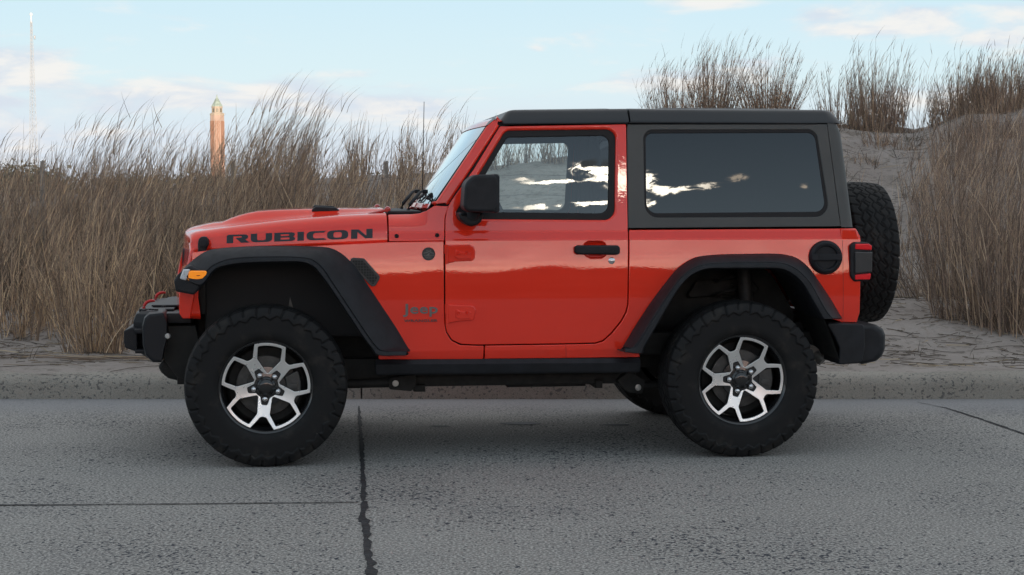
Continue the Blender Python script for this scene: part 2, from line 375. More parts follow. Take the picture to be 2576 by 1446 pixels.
def panel(name, outline, surf, m, parent, holes=(), r=.004, depth=.03, levels=LEV, alev=(), sgn=-1, flat=False):
    """sheet over an outline (a, b) on a curved surface, with rolled edges; holes: (outline, roll radius)"""
    outline = ccw(outline); loops = [off(outline, -r)]; rad = [r]
    for h, hr in holes: loops.append(off(ccw(h), hr)); rad.append(hr)
    bm = bmesh.new(); es = []
    for lp in loops:
        vs = [bm.verts.new((p[0], p[1], 0)) for p in lp]
        es += [bm.edges.new((vs[i], vs[(i + 1) % len(vs)])) for i in range(len(vs))]
    bmesh.ops.triangle_fill(bm, use_beauty=True, use_dissolve=False, edges=es, normal=(0, 0, 1))
    bs = [p[1] for p in outline]; as_ = [p[0] for p in outline]
    for ax, L, lo, hi in ((1, levels, min(bs), max(bs)), (0, alev, min(as_), max(as_))):
        for q in L:
            if lo + .001 < q < hi - .001:
                co = (0, q, 0) if ax else (q, 0, 0); no = (0, 1, 0) if ax else (1, 0, 0)
                bmesh.ops.bisect_plane(bm, geom=bm.verts[:] + bm.edges[:] + bm.faces[:], dist=1e-5, plane_co=co, plane_no=no)
    bmesh.ops.remove_doubles(bm, verts=bm.verts[:], dist=1e-5)
    bm.verts.ensure_lookup_table(); bm.verts.index_update()
    V = []; N = []; F = []
    for v in bm.verts:
        p, n = surf(v.co.x, v.co.y); V.append(p); N.append(n)
    for f in bm.faces:
        q = [v.index for v in f.verts]; F.append(q if f.normal.z > 0 else q[::-1])
    # boundary rolls
    be = [e for e in bm.edges if len(e.link_faces) == 1]; acc = {}; nb = {}
    for e in be:
        a, b = e.verts; d = (b.co - a.co).to_2d()
        if d.length < 1e-9: continue
        nrm = Vector((d.y, -d.x)).normalized(); fc = e.link_faces[0].calc_center_median()
        if nrm.dot((fc - a.co).to_2d()) > 0: nrm = -nrm
        for v in (a, b): acc.setdefault(v.index, []).append(nrm)
        fv = [x.index for x in e.link_faces[0].verts]; i = fv.index(a.index)
        fwd = fv[(i + 1) % len(fv)] == b.index
        if e.link_faces[0].normal.z < 0: fwd = not fwd
        nb[(a.index, b.index) if fwd else (b.index, a.index)] = 1
    lpn = [np.array(l) for l in loops]
    ring = {}
    phis = [30, 60, 90, -1]
    for vi, ns in acc.items():
        m2 = sum(ns, Vector((0, 0)))
        m2 = m2.normalized() if m2.length > 1e-6 else ns[0]
        k = 1 / max(.5, m2.dot(ns[0])); co = bm.verts[vi].co
        li = min(range(len(lpn)), key=lambda q: _dist_loop(lpn[q], (co.x, co.y)))
        rr = rad[li]; ids = []
        p0, n0 = surf(co.x, co.y); e = 1e-3
        tv = surf(co.x + m2.x * e, co.y + m2.y * e)[0] - p0; tv = tv / np.linalg.norm(tv)
        for ph in phis:
            dd = (rr, depth + rr) if ph < 0 else (rr * math.sin(R(ph)), rr * (1 - math.cos(R(ph))))
            p, n = surf(co.x + m2.x * dd[0] * k, co.y + m2.y * dd[0] * k)
            pp = R(90 if ph < 0 else ph); V.append(p - n * dd[1]); N.append(n0 * math.cos(pp) + tv * math.sin(pp)); ids.append(len(V) - 1)
        ring[vi] = ids
    for (a, b) in nb:
        if a not in ring or b not in ring: continue
        A = [a] + ring[a]; B = [b] + ring[b]
        for k in range(len(A) - 1): F.append([B[k], A[k], A[k + 1], B[k + 1]])
    bm.free()
    V = np.array(V); N = np.array(N)
    if sgn > 0:
        V[:, 1] *= -1; N[:, 1] *= -1; F = [q[::-1] for q in F]
    me = bpy.data.meshes.new(name); me.from_pydata([tuple(p) for p in V], [], F); me.update()
    # orient faces along the wanted normals
    flip = []
    for p in me.polygons:
        nn = N[list(p.vertices)].mean(0)
        if p.normal.dot(Vector(nn)) < 0: flip.append(p.index)
    if flip:
        bm = bmesh.new(); bm.from_mesh(me); bm.faces.ensure_lookup_table(); bmesh.ops.reverse_faces(bm, faces=[bm.faces[i] for i in flip]); bm.to_mesh(me); bm.free()
    me.polygons.foreach_set('use_smooth', [True] * len(me.polygons))
    me.normals_split_custom_set_from_vertices([tuple(n / (np.linalg.norm(n) + 1e-9)) for n in N])
    me.materials.append(m)
    return link(bpy.data.objects.new(name, me), parent)
def _dist_loop(L, p):
    a = L; b = np.roll(L, -1, 0); d = b - a; t = np.clip(((np.array(p) - a) * d).sum(1) / ((d * d).sum(1) + 1e-12), 0, 1)
    return float(np.min(np.linalg.norm(a + d * t[:, None] - np.array(p), axis=1)))
def np_mesh(name, V, F, m, smooth=True, angle=None):
    me = bpy.data.meshes.new(name); F = np.asarray(F); k = F.shape[1]
    me.vertices.add(len(V)); me.vertices.foreach_set('co', np.asarray(V, np.float32).ravel())
    me.loops.add(F.size); me.loops.foreach_set('vertex_index', F.ravel().astype(np.int32))
    me.polygons.add(len(F)); me.polygons.foreach_set('loop_start', np.arange(0, F.size, k, dtype=np.int32)); me.polygons.foreach_set('loop_total', np.full(len(F), k, np.int32))
    me.update(calc_edges=True)
    if smooth: me.polygons.foreach_set('use_smooth', np.ones(len(F), bool))
    if m is not None: me.materials.append(m)
    if angle: me.set_sharp_from_angle(angle=R(angle))
    me.validate(); return me
# ------------------------------------------------------------------ outlines in metres (car frame: x along the car, z up)
O = {
 'door': [(0.653,1.74),(-0.016,1.725),(-0.157,1.501),(-0.28,1.333),(-0.3,1.296),(-0.309,1.244),(-0.313,1.105),(-0.311,1.118),(-0.314,0.7),(-0.306,0.661),(-0.28,0.621),(-0.234,0.599),(-0.148,0.594),(0.311,0.595),(0.472,0.597),(0.512,0.61),(0.552,0.645),(0.606,0.71),(0.631,0.756),(0.641,0.796),(0.65,1.219)],
 'win_seal': [(0.022,1.689),(0.58,1.698),(0.564,1.253),(-0.249,1.265)],
 'win_glass': [(0.022,1.667),(0.562,1.679),(0.547,1.271),(-0.211,1.282)],
 'win_lip': [(0.014,1.705),(0.598,1.714),(0.581,1.238),(-0.275,1.246)],
 'pillar': [(-0.008,1.778),(-0.02,1.728),(-0.283,1.337),(-0.301,1.315),(-0.368,1.32),(-0.081,1.731),(-0.043,1.763)],
 'cowl': [(-0.602,1.131),(-0.317,1.133),(-0.31,1.255),(-0.293,1.309),(-0.369,1.314),(-0.4,1.282),(-0.455,1.275),(-0.6,1.272)],
 'fender': [(-1.597,1.079),(-1.488,1.091),(-1.135,1.102),(-0.603,1.127),(-0.32,1.13),(-0.321,0.847),(-0.32,0.766),(-0.317,0.7),(-0.311,0.659),(-0.285,0.617),(-0.239,0.593),(-0.148,0.588),(-0.115,0.588),(-0.116,0.516),(-0.661,0.522),(-0.678,0.56),(-0.963,0.974),(-1.036,1.019),(-1.403,1.014),(-1.469,0.992),(-1.549,0.898),(-1.589,0.872)],
 'quarter': [(0.655,1.185),(1.804,1.189),(1.887,1.19),(1.908,1.147),(1.904,0.912),(1.901,0.742),(1.885,0.687),(1.809,0.688),(1.717,0.7),(1.633,0.825),(1.551,0.941),(1.487,0.988),(1.296,0.996),(1.052,0.985),(0.952,0.92),(0.827,0.754),(0.725,0.587),(0.71,0.514),(-0.108,0.516),(-0.11,0.588),(0.311,0.589),(0.473,0.591),(0.516,0.604),(0.557,0.64),(0.611,0.706),(0.637,0.753),(0.647,0.796)],
 'quarter_seam': [(1.808,1.189),(1.809,0.688)],
 'sill_seam': [(0.315,0.59),(0.32,0.512)],
 'hood_top': [(-1.602,1.171),(-1.549,1.183),(-1.469,1.196),(-1.335,1.215),(-1.134,1.239),(-0.864,1.262),(-0.605,1.274)],
 'hood_bot': [(-1.603,1.084),(-1.55,1.089),(-1.47,1.094),(-1.135,1.108),(-0.865,1.12),(-0.607,1.132)],
 'bulge': [(-1.438,1.212),(-1.39,1.238),(-1.341,1.255),(-1.285,1.268),(-1.236,1.273),(-1.132,1.278),(-0.992,1.282),(-0.64,1.283)],
 'vent': [(-0.996,1.279),(-0.992,1.296),(-0.971,1.307),(-0.859,1.3),(-0.841,1.283)],
 'ffA': [(-1.636,0.996),(-1.587,1.04),(-1.527,1.08),(-1.467,1.095),(-1.335,1.104),(-1.136,1.108),(-0.962,1.102),(-0.895,1.092),(-0.841,1.062),(-0.801,1.025),(-0.768,0.987),(-0.667,0.831),(-0.573,0.687),(-0.516,0.59),(-0.503,0.573),(-0.503,0.564)],
 'ffB': [(-1.621,0.974),(-1.536,0.974),(-1.49,1.013),(-1.425,1.042),(-1.333,1.055),(-1.137,1.058),(-1.018,1.049),(-0.972,1.026),(-0.939,0.992),(-0.906,0.942),(-0.874,0.892),(-0.795,0.77),(-0.729,0.669),(-0.682,0.605),(-0.642,0.581),(-0.521,0.578)],
 'ffC': [(-1.595,0.935),(-1.543,0.921),(-1.49,0.987),(-1.445,1.013),(-1.333,1.03),(-1.137,1.036),(-1.045,1.033),(-0.992,1.013),(-0.959,0.979),(-0.927,0.936),(-0.894,0.889),(-0.815,0.768),(-0.749,0.666),(-0.696,0.592),(-0.663,0.559),(-0.529,0.556)],
 'fftip': [(-1.678,0.945),(-1.66,0.974),(-1.63,1.002),(-1.513,0.994),(-1.504,0.973),(-1.537,0.934),(-1.57,0.885),(-1.582,0.87),(-1.672,0.89)],
 'lamp_amber': [(-1.601,0.994),(-1.516,0.992),(-1.515,0.974),(-1.536,0.951),(-1.562,0.946),(-1.614,0.945)],
 'lamp_clear': [(-1.628,1.002),(-1.591,1.002),(-1.611,0.974),(-1.617,0.945),(-1.647,0.954)],
 'rfA': [(0.611,0.564),(0.624,0.58),(0.693,0.693),(0.782,0.824),(0.871,0.938),(0.906,0.977),(0.96,1.016),(1.023,1.042),(1.14,1.052),(1.275,1.054),(1.411,1.055),(1.493,1.048),(1.558,1.026),(1.613,0.981),(1.659,0.923),(1.734,0.815),(1.8,0.709)],
 'rfB': [(0.6,0.579),(0.641,0.582),(0.67,0.605),(0.753,0.737),(0.841,0.868),(0.893,0.935),(0.946,0.978),(1.017,1.006),(1.123,1.015),(1.257,1.017),(1.373,1.016),(1.445,1.009),(1.5,0.985),(1.545,0.95),(1.591,0.896),(1.669,0.764),(1.706,0.721)],
 'rfC': [(0.603,0.559),(0.69,0.551),(0.702,0.582),(0.77,0.7),(0.857,0.849),(0.91,0.92),(0.963,0.963),(1.034,0.987),(1.14,0.989),(1.256,0.989),(1.372,0.988),(1.435,0.981),(1.489,0.955),(1.535,0.915),(1.571,0.862),(1.645,0.738),(1.656,0.721)],
 'ht_side': [(0.657,1.739),(1.748,1.746),(1.804,1.198),(0.652,1.192)],
 'ht_post': [(1.75,1.746),(1.752,1.778),(1.779,1.772),(1.802,1.759),(1.83,1.681),(1.885,1.201),(1.806,1.198)],
 'ht_seal': [(0.745,1.71),(1.686,1.716),(1.747,1.251),(0.742,1.249)],
 'ht_glass': [(0.758,1.691),(1.677,1.698),(1.725,1.279),(0.753,1.272)],
 'roof_rail': [(0.001,1.741),(0.671,1.75),(1.684,1.752),(1.743,1.751)],
 'roof_top': [(-0.055,1.774),(0.059,1.8),(0.287,1.81),(0.673,1.818),(0.784,1.818),(1.18,1.821),(1.744,1.815),(1.8,1.804),(1.832,1.782)],
 'ws_near': [(-0.364,1.319),(-0.082,1.731),(-0.045,1.766)],
 'ws_far': [(-0.264,1.394),(-0.224,1.497),(-0.133,1.629),(-0.042,1.732),(-0.012,1.759)],
 'mirror': [(-0.238,1.393),(-0.231,1.429),(-0.21,1.455),(-0.184,1.467),(-0.143,1.471),(-0.107,1.472),(-0.076,1.462),(-0.068,1.439),(-0.072,1.301),(-0.086,1.286),(-0.112,1.284),(-0.215,1.291),(-0.236,1.306),(-0.242,1.337)],
 'mirror_edge': [(-0.093,1.46),(-0.093,1.29)],
 'mirror_base': [(-0.256,1.273),(-0.244,1.279),(-0.132,1.279),(-0.128,1.257),(-0.14,1.231),(-0.161,1.215),(-0.192,1.209),(-0.224,1.223),(-0.25,1.247)],
 'hinge1': [(-0.308,1.112),(-0.185,1.112),(-0.164,1.101),(-0.159,1.085),(-0.159,1.046),(-0.172,1.028),(-0.258,1.025),(-0.284,1.019),(-0.309,1.019)],
 'hinge2': [(-0.31,0.805),(-0.187,0.801),(-0.166,0.794),(-0.156,0.774),(-0.164,0.735),(-0.174,0.722),(-0.26,0.716),(-0.286,0.71),(-0.31,0.71)],
 'handle': [(0.359,1.098),(0.373,1.107),(0.588,1.106),(0.599,1.094),(0.599,1.064),(0.587,1.057),(0.372,1.06),(0.359,1.072)],
 'scoop': [(0.413,1.111),(0.44,1.127),(0.504,1.127),(0.527,1.111),(0.526,1.054),(0.503,1.04),(0.446,1.04),(0.419,1.055)],
 'lock': [(0.558,1.025),(0.54,1.025)],
 'screw1': [(-0.562,1.157),(-0.551,1.157)],
 'screw2': [(-0.353,1.16),(-0.34,1.16)],
 'badge': [(-0.399,1.065),(-0.369,1.065)],
 'fuel': [(1.71,1.037),(1.8,1.036),(1.712,1.124)],
 'tail_house': [(1.842,1.099),(1.865,1.119),(1.903,1.123),(1.904,0.907),(1.863,0.908),(1.845,0.939)],
 'tail': [(1.856,1.116),(1.948,1.113),(1.963,1.099),(1.965,0.921),(1.946,0.912),(1.858,0.909)],
 'tail_red1': [(1.867,1.109),(1.939,1.11),(1.957,1.099),(1.958,1.073),(1.867,1.078)],
 'tail_dark': [(1.864,1.069),(1.958,1.066),(1.959,0.957),(1.865,0.949)],
 'tail_red2': [(1.869,0.944),(1.956,0.952),(1.95,0.917),(1.869,0.917)],
 'latch': [(-1.575,1.12),(-1.571,1.141),(-1.56,1.153),(-1.545,1.156),(-1.53,1.153),(-1.52,1.138),(-1.518,1.117),(-1.53,1.096),(-1.534,1.069),(-1.578,1.057),(-1.575,1.09)],
 'vent_side': [(-0.807,1.044),(-0.733,1.039),(-0.654,0.948),(-0.683,0.898),(-0.767,0.986)],
 'rub': [(-1.429,1.163),(-1.43,1.12),(-0.684,1.195),(-0.685,1.147)],
 'jeep': [(-0.533,0.753),(-0.354,0.748),(-0.511,0.808),(-0.354,0.793),(-0.533,0.747)],
 'wrangler': [(-0.528,0.728),(-0.354,0.726),(-0.528,0.717),(-0.354,0.715)],
 'rocker': [(-0.672,0.522),(0.708,0.513),(0.709,0.44),(0.603,0.437),(-0.642,0.441),(-0.673,0.456)],
 'frame': [(-0.601,0.401),(0.671,0.397),(0.672,0.349),(0.54,0.334),(-0.473,0.335),(-0.569,0.336)],
 'bracketF': [(-0.594,0.398),(-0.594,0.34),(-0.476,0.328),(-0.452,0.358),(-0.516,0.366)],
 'boltF': [(-0.56,0.372)],
 'armF': [(-0.839,0.386),(-0.59,0.391),(-0.591,0.343),(-0.84,0.341)],
 'bracketR': [(0.632,0.337),(0.695,0.302),(0.772,0.296),(0.786,0.366),(0.667,0.403)],
 'boltR': [(0.747,0.33)],
 'fb': [(-1.907,0.714),(-1.892,0.743),(-1.866,0.762),(-1.76,0.772),(-1.738,0.738),(-1.739,0.637),(-1.762,0.573),(-1.778,0.506),(-1.785,0.499),(-1.84,0.509),(-1.891,0.545),(-1.894,0.564),(-1.887,0.586),(-1.907,0.684)],
 'fb_end': [(-1.978,0.662),(-1.928,0.679),(-1.906,0.661),(-1.903,0.602),(-1.907,0.551),(-1.971,0.571),(-1.978,0.602)],
 'fb_skid': [(-1.798,0.468),(-1.784,0.437),(-1.746,0.405),(-1.67,0.385),(-1.67,0.435),(-1.768,0.511)],
 'grille_low': [(-1.67,0.867),(-1.594,0.852),(-1.617,0.732),(-1.663,0.737),(-1.67,0.759)],
 'framehorn': [(-1.746,0.686),(-1.571,0.688),(-1.572,0.57),(-1.66,0.419),(-1.755,0.535)],
 'boltFB': [(-1.736,0.645)],
 'hook1': [(-1.879,0.741),(-1.88,0.763),(-1.87,0.779),(-1.851,0.786),(-1.831,0.786),(-1.831,0.78),(-1.852,0.775),(-1.863,0.763),(-1.865,0.74)],
 'hook2': [(-1.866,0.738),(-1.864,0.759),(-1.852,0.775),(-1.831,0.783),(-1.809,0.783),(-1.811,0.777),(-1.836,0.769),(-1.848,0.755),(-1.852,0.738)],
 'grille_edge': [(-1.691,0.833),(-1.682,0.981),(-1.664,1.058),(-1.629,1.121)],
 'rb_cap': [(1.69,0.696),(1.787,0.695),(1.864,0.691),(1.873,0.666),(1.877,0.555),(1.855,0.486),(1.747,0.474),(1.778,0.501),(1.766,0.557)],
 'rb_end': [(1.954,0.674),(2.039,0.673),(2.086,0.65),(2.101,0.619),(2.101,0.545),(2.082,0.505),(2.053,0.477),(1.939,0.459),(1.962,0.529)],
 'rb_hook': [(2.017,0.451),(2.082,0.455),(2.071,0.442),(2.035,0.444)],
 'exh': [(1.717,0.511),(1.773,0.493),(1.77,0.464),(1.741,0.43)],
 'spareV': [(2.131,1.433),(2.214,1.44),(2.297,1.421),(2.358,1.352),(2.405,1.098),(2.402,0.821),(2.344,0.659),(2.273,0.618)],
 'antenna': [(-0.308,1.923),(-0.324,1.277)],
 'wiper': [(-0.569,1.273),(-0.423,1.269),(-0.403,1.384),(-0.378,1.387),(-0.458,1.288)],
 'wipertop': [(-0.371,1.39),(-0.332,1.368),(-0.332,1.328),(-0.411,1.33)],
}
# ------------------------------------------------------------------ ground
def vnoise(x, y, seed=0):
    xi, yi = np.floor(x).astype(np.int64), np.floor(y).astype(np.int64); fx, fy = x - xi, y - yi
    fx = fx * fx * (3 - 2 * fx); fy = fy * fy * (3 - 2 * fy)
    def h(a, b):
        n = (a * 374761393 + b * 668265263 + seed * 1274126177) & 0x7fffffff
        n = ((n ^ (n >> 13)) * 1274126177) & 0x7fffffff
        return ((n ^ (n >> 16)) & 0xffff) / 65535.0
    return (h(xi, yi) * (1 - fx) + h(xi + 1, yi) * fx) * (1 - fy) + (h(xi, yi + 1) * (1 - fx) + h(xi + 1, yi + 1) * fx) * fy
def fbm(x, y, seed=0, oct=4):
    s = 0; a = .5
    for k in range(oct): s = s + a * (vnoise(x, y, seed + k) - .5); x = x * 2.03; y = y * 2.03; a *= .5
    return s
def sstep(a, b, x): t = np.clip((x - a) / (b - a), 0, 1); return t * t * (3 - 2 * t)
KERB_Y = 10.873; DY = 11.56 - KERB_Y      # DY: the dune shape below is laid out with its kerb at 11.56
CRX = [-60, -12, -7.3, -5.0, -3.0, -1.63, .80, 2.33, 3.46, 4.87, 5.72, 6.45, 7.4, 12, 30, 60]
CRZ = [1.2, 1.2, 1.25, 1.30, 1.46, 1.55, 1.78, 2.15, 2.34, 2.25, 2.22, 2.50, 2.62, 2.3, 2.0, 1.6]
def H(x, y):
    x = np.asarray(x, float); y = np.asarray(y, float)
    cr = np.interp(x * 23.3 / np.maximum(y, 11), CRX, CRZ); y = y + DY
    rise = sstep(15.0, 24.0, y) * .86 + sstep(12.2, 15.5, y) * .14
    fall = 1 - sstep(25.0, 44, y)
    z = .152 + (cr - .152) * rise * fall - .25 * sstep(40, 70, y)
    n = fbm(x * .9, y * .9, 3) * .22 + fbm(x * 3.1, y * 3.1, 9, 4) * .10
    return z + n * sstep(12.0, 14.5, y) * (1 - sstep(50, 70, y)) + fbm(x * 2.2, y * 3, 21, 4) * .055 * (.45 + .55 * sstep(11.75, 12.3, y)) + fbm(x * 9, y * 9, 31, 2) * .012 + .02 * sstep(11.66, 11.95, y)
def axis(lo, hi, a, b, step, grow=1.18):
    mid = list(np.arange(a, b + 1e-6, step)); L = []; s = step; p = a
    while p > lo: s *= grow; p -= s; L.append(p)
    Rr = []; s = step; p = mid[-1]
    while p < hi: s *= grow; p += s; Rr.append(p)
    return np.array(L[::-1] + mid + Rr)
def height_sheet(name, xs, ys, fn, m):
    X, Y = np.meshgrid(xs, ys, indexing='ij'); Z = fn(X, Y); n = len(ys)
    i = np.arange(len(xs) - 1)[:, None]; j = np.arange(n - 1)[None]
    F = np.stack([i * n + j, (i + 1) * n + j, (i + 1) * n + j + 1, i * n + j + 1], -1).reshape(-1, 4)
    return link(bpy.data.objects.new(name, np_mesh(name, np.stack([X, Y, Z], -1).reshape(-1, 3), F, m)))

def sand_fn(t, b, v):
    n = t.noise(v, .8, 5, .6); n2 = t.noise(v, 11, 6, .68); n3 = t.noise(v, 90, 2); n4 = t.noise(v, 1.7, 5, .62, .4)
    c = t.mix(t.smooth(n, .3, .7), (.265, .228, .205), (.36, .318, .29))
    c = t.mix(t.math('MULTIPLY', t.smooth(n4, .52, .68), .55), c, (.165, .14, .115))
    c = t.mix(t.math('MULTIPLY', t.smooth(n2, .50, .66), .55), c, (.12, .10, .082))
    c = t.mix(t.math('MULTIPLY', t.smooth(n3, .48, .75), .4), c, (.44, .40, .36)); t.l.new(c, b.inputs['Base Color'])
    bn = t.new('ShaderNodeBump'); bn.inputs['Strength'].default_value = .7; bn.inputs['Distance'].default_value = .03
    t.l.new(t.math('ADD', t.noise(v, 9, 6, .6), t.math('MULTIPLY', n3, .15)), bn.inputs['Height']); t.l.new(bn.outputs[0], b.inputs['Normal'])
M_SAND = mat('dune_sand', (.3, .27, .25), .95, spec=.15, fn=sand_fn)
def road_fn(t, b, v):
    big = t.noise(v, .35, 4); med = t.noise(v, 2.2, 5, .6)
    c = t.mix(t.smooth(big, .35, .65), (.235, .222, .206), (.272, .26, .243))
    c = t.mix(t.math('MULTIPLY', t.smooth(med, .45, .75), .35), c, (.16, .157, .158))
    grain = t.noise(v, 85, 2, .5); g2 = t.noise(v, 52, 3, .6); p1 = t.noise(t.mapping(v, scale=(1, .7, 1)), 31, 3, .55)
    c = t.mix(t.math('MULTIPLY', t.smooth(grain, .48, .62), .72), c, (.52, .50, .465))
    c = t.mix(t.math('MULTIPLY', t.smooth(grain, .48, .34), .36), c, (.10, .10, .105))
    patchy = t.math('MULTIPLY', t.math('SUBTRACT', t.noise(v, .9, 3), .5), .26)
    pits = t.math('MAXIMUM', t.smooth(t.math('ADD', g2, patchy), .58, .64), t.smooth(t.math('ADD', p1, patchy), .625, .67))
    c = t.mix(t.math('MULTIPLY', pits, .95), c, (.030, .035, .048))
    # drifted sand along the kerb
    sp = t.new('ShaderNodeSeparateXYZ'); t.l.new(v, sp.inputs[0])
    dust = t.smooth(t.math('ADD', sp.outputs[1], t.math('MULTIPLY', t.math('SUBTRACT', t.noise(v, 1.4, 4), .5), .7)), KERB_Y - 1.05, KERB_Y - .15)
    c = t.mix(t.math('MULTIPLY', dust, .8), c, (.26, .258, .265)); t.l.new(c, b.inputs['Base Color'])
    bn = t.new('ShaderNodeBump'); bn.inputs['Strength'].default_value = .6; bn.inputs['Distance'].default_value = .006
    t.l.new(t.math('SUBTRACT', t.math('MULTIPLY', grain, .5), t.math('MULTIPLY', pits, 1.0)), bn.inputs['Height']); t.l.new(bn.outputs[0], b.inputs['Normal'])
M_ROAD = mat('concrete_road', (.19, .19, .19), .88, spec=.3, fn=road_fn)
def kerb_fn(t, b, v):
    big = t.noise(v, 1.1, 4); gr_ = t.noise(v, 140, 2)
    c = t.mix(t.smooth(big, .3, .7), (.285, .258, .222), (.355, .325, .283))
    c = t.mix(t.math('MULTIPLY', t.smooth(gr_, .4, .75), .4), c, (.40, .375, .33))
    c = t.mix(t.math('MULTIPLY', t.smooth(gr_, .5, .3), .4), c, (.13, .125, .11))
    hole = t.math('MAXIMUM', t.smooth(t.math('ADD', t.noise(v, 44, 2, .5), t.math('MULTIPLY', t.math('SUBTRACT', t.noise(v, 3, 3), .5), .25)), .60, .66), t.smooth(t.noise(v, 95, 2), .64, .70))
    c = t.mix(t.math('MULTIPLY', hole, .6), c, (.05, .055, .065)); t.l.new(c, b.inputs['Base Color'])
    bn = t.new('ShaderNodeBump'); bn.inputs['Strength'].default_value = .7; bn.inputs['Distance'].default_value = .008
    t.l.new(t.math('SUBTRACT', t.math('MULTIPLY', gr_, .4), hole), bn.inputs['Height']); t.l.new(bn.outputs[0], b.inputs['Normal'])
M_KERB = mat('kerb_concrete', (.19, .18, .16), .9, spec=.25, fn=kerb_fn)
M_TAR = mat('joint_tar', (.018, .019, .022), .8, bump=(40, .8, .01), vary=(18, .6))

g = height_sheet('ground', np.array([-9000, -300, -60, 60, 300, 9000.]), np.array([-9000, -300, -60, 60, 300, 9000.]), lambda x, y: x * 0 - .12, mat('far_scrub', (.13, .115, .085), .95, vary=(.02, .3)))
tag(g, kind='structure')
rd = height_sheet('road', np.array([-220, -20, -6, 6, 20, 220.]), np.array([-16, 0, 4, 8, KERB_Y + .02]), lambda x, y: x * 0, M_ROAD); tag(rd, kind='structure')
dune = height_sheet('sand_dune', axis(-160, 160, -8, 9, .075), axis(KERB_Y + .09, 95, KERB_Y + .09, 25.3, .075), H, M_SAND); tag(dune, kind='structure')
# kerb: lengths of cast concrete with open joints
def kerb_len(x0, x1):
    prof = [(KERB_Y, -.05), (KERB_Y + .020, .085), (KERB_Y + .042, .128), (KERB_Y + .075, .149), (KERB_Y + .12, .157), (KERB_Y + .34, .162), (KERB_Y + .34, -.05)]
    n = max(2, int((x1 - x0) / .15)); rings = []
    for i in range(n + 1):
        x = x0 + (x1 - x0) * i / n; rings.append([(x, y, z) for y, z in prof])
    return loft(rings, closed=True, caps=True)
mb = MB(); xk = -1.004
for k in range(-14, 15): mb.add(kerb_len(xk + 4.88 * k + .005, xk + 4.88 * (k + 1) - .005))
ko = mb.build('kerb', M_KERB, angle=40); tag(ko, kind='structure')
# tarred joints and cracks in the slabs
def jag_strip(name, pts, w, seed, z=.004, chip=.5):
    rg = np.random.default_rng(seed); P = [np.array(p, float) for p in pts]; out = []
    for i in range(len(P) - 1):
        n = max(2, int(np.linalg.norm(P[i + 1] - P[i]) / .012))
        for k in range(n): out.append((P[i] + (P[i + 1] - P[i]) * k / n, w[i] + (w[i + 1] - w[i]) * k / n))
    out.append((P[-1], w[-1])); v = []; f = []; n = len(out); i_ = np.arange(n)
    j1 = fbm(i_ * .17, i_ * 0, seed, 5); j2 = fbm(i_ * .17, i_ * 0 + 9, seed + 5, 5)
    for i, (p, ww) in enumerate(out):
        d = out[min(i + 1, n - 1)][0] - out[max(i - 1, 0)][0]; d = d / np.linalg.norm(d); nn = np.array((-d[1], d[0]))
        a = max(.10, .5 + j1[i] * 1.9 * chip); b = max(.10, .5 + j2[i] * 1.3 * chip)
        v += [(*(p + nn * ww * a), z), (*(p - nn * ww * b), z)]
        if i: f.append((2 * i - 2, 2 * i - 1, 2 * i + 1, 2 * i))
    o = MB().add((v, f)).build(name, M_TAR); tag(o, kind='structure'); return o
jag_strip('slab_joint', [(-.985, 10.5), (-.918, 9.824), (-.852, 9.19), (-.725, 7.91), (-.668, 7.29)], [.010, .020, .022, .021, .022], 3)
jag_strip('slab_joint', [(-.662, 7.28), (-.639, 6.94), (-.603, 6.695), (-.546, 6.18), (-.49, 5.7), (-.30, 4.0)], [.022, .036, .030, .031, .034, .036], 8, chip=.55)
jag_strip('slab_joint', [(-9.0, 6.75), (-2.265, 7.188), (-1.479, 7.216), (-.686, 7.256)], [.016, .017, .015, .014], 4, chip=.35)
jag_strip('slab_crack', [(2.66, 10.70), (2.773, 10.416), (2.838, 10.014), (2.926, 9.31), (3.05, 8.5)], [.008, .014, .020, .019, .02], 5, chip=.5)
for k, (x, y, s) in enumerate(((-.42, 9.60, .06), (.05, 9.72, .12), (.62, 9.66, .08))):
    a = np.linspace(0, 2 * np.pi, 40, endpoint=False); rr = s * (1 + .35 * fbm(np.cos(a) * 2 + k * 7, np.sin(a) * 2, 40 + k))
    o = MB().add(([(x + r_ * math.cos(q), y + r_ * .42 * math.sin(q), .004) for r_, q in zip(rr, a)], [tuple(range(40))])).build('road_patch', mat('oil_stain', (.075, .078, .085), .7)); tag(o, kind='structure')

# dune ridge on the other side of the road: it keeps the evening sun off the car and shows in the paint
def ridge(x, y):
    yy = -y; top = 5.7 + fbm(x * .17, x * 0, 50, 5) * 5.5 + fbm(x * .8, y * .8, 55, 3) * 1.2 + .5 * sstep(6, 30, x)
    return -.15 + top * sstep(20, 43, yy) * (1 - sstep(48, 90, yy))
rg_o = height_sheet('dune_ridge', axis(-260, 320, -60, 60, .8, 1.25), axis(-95, -18, -50, -30, .6, 1.2), ridge, mat('ridge_scrub', (.10, .085, .062), .95, vary=(.35, .45))); tag(rg_o, kind='structure')

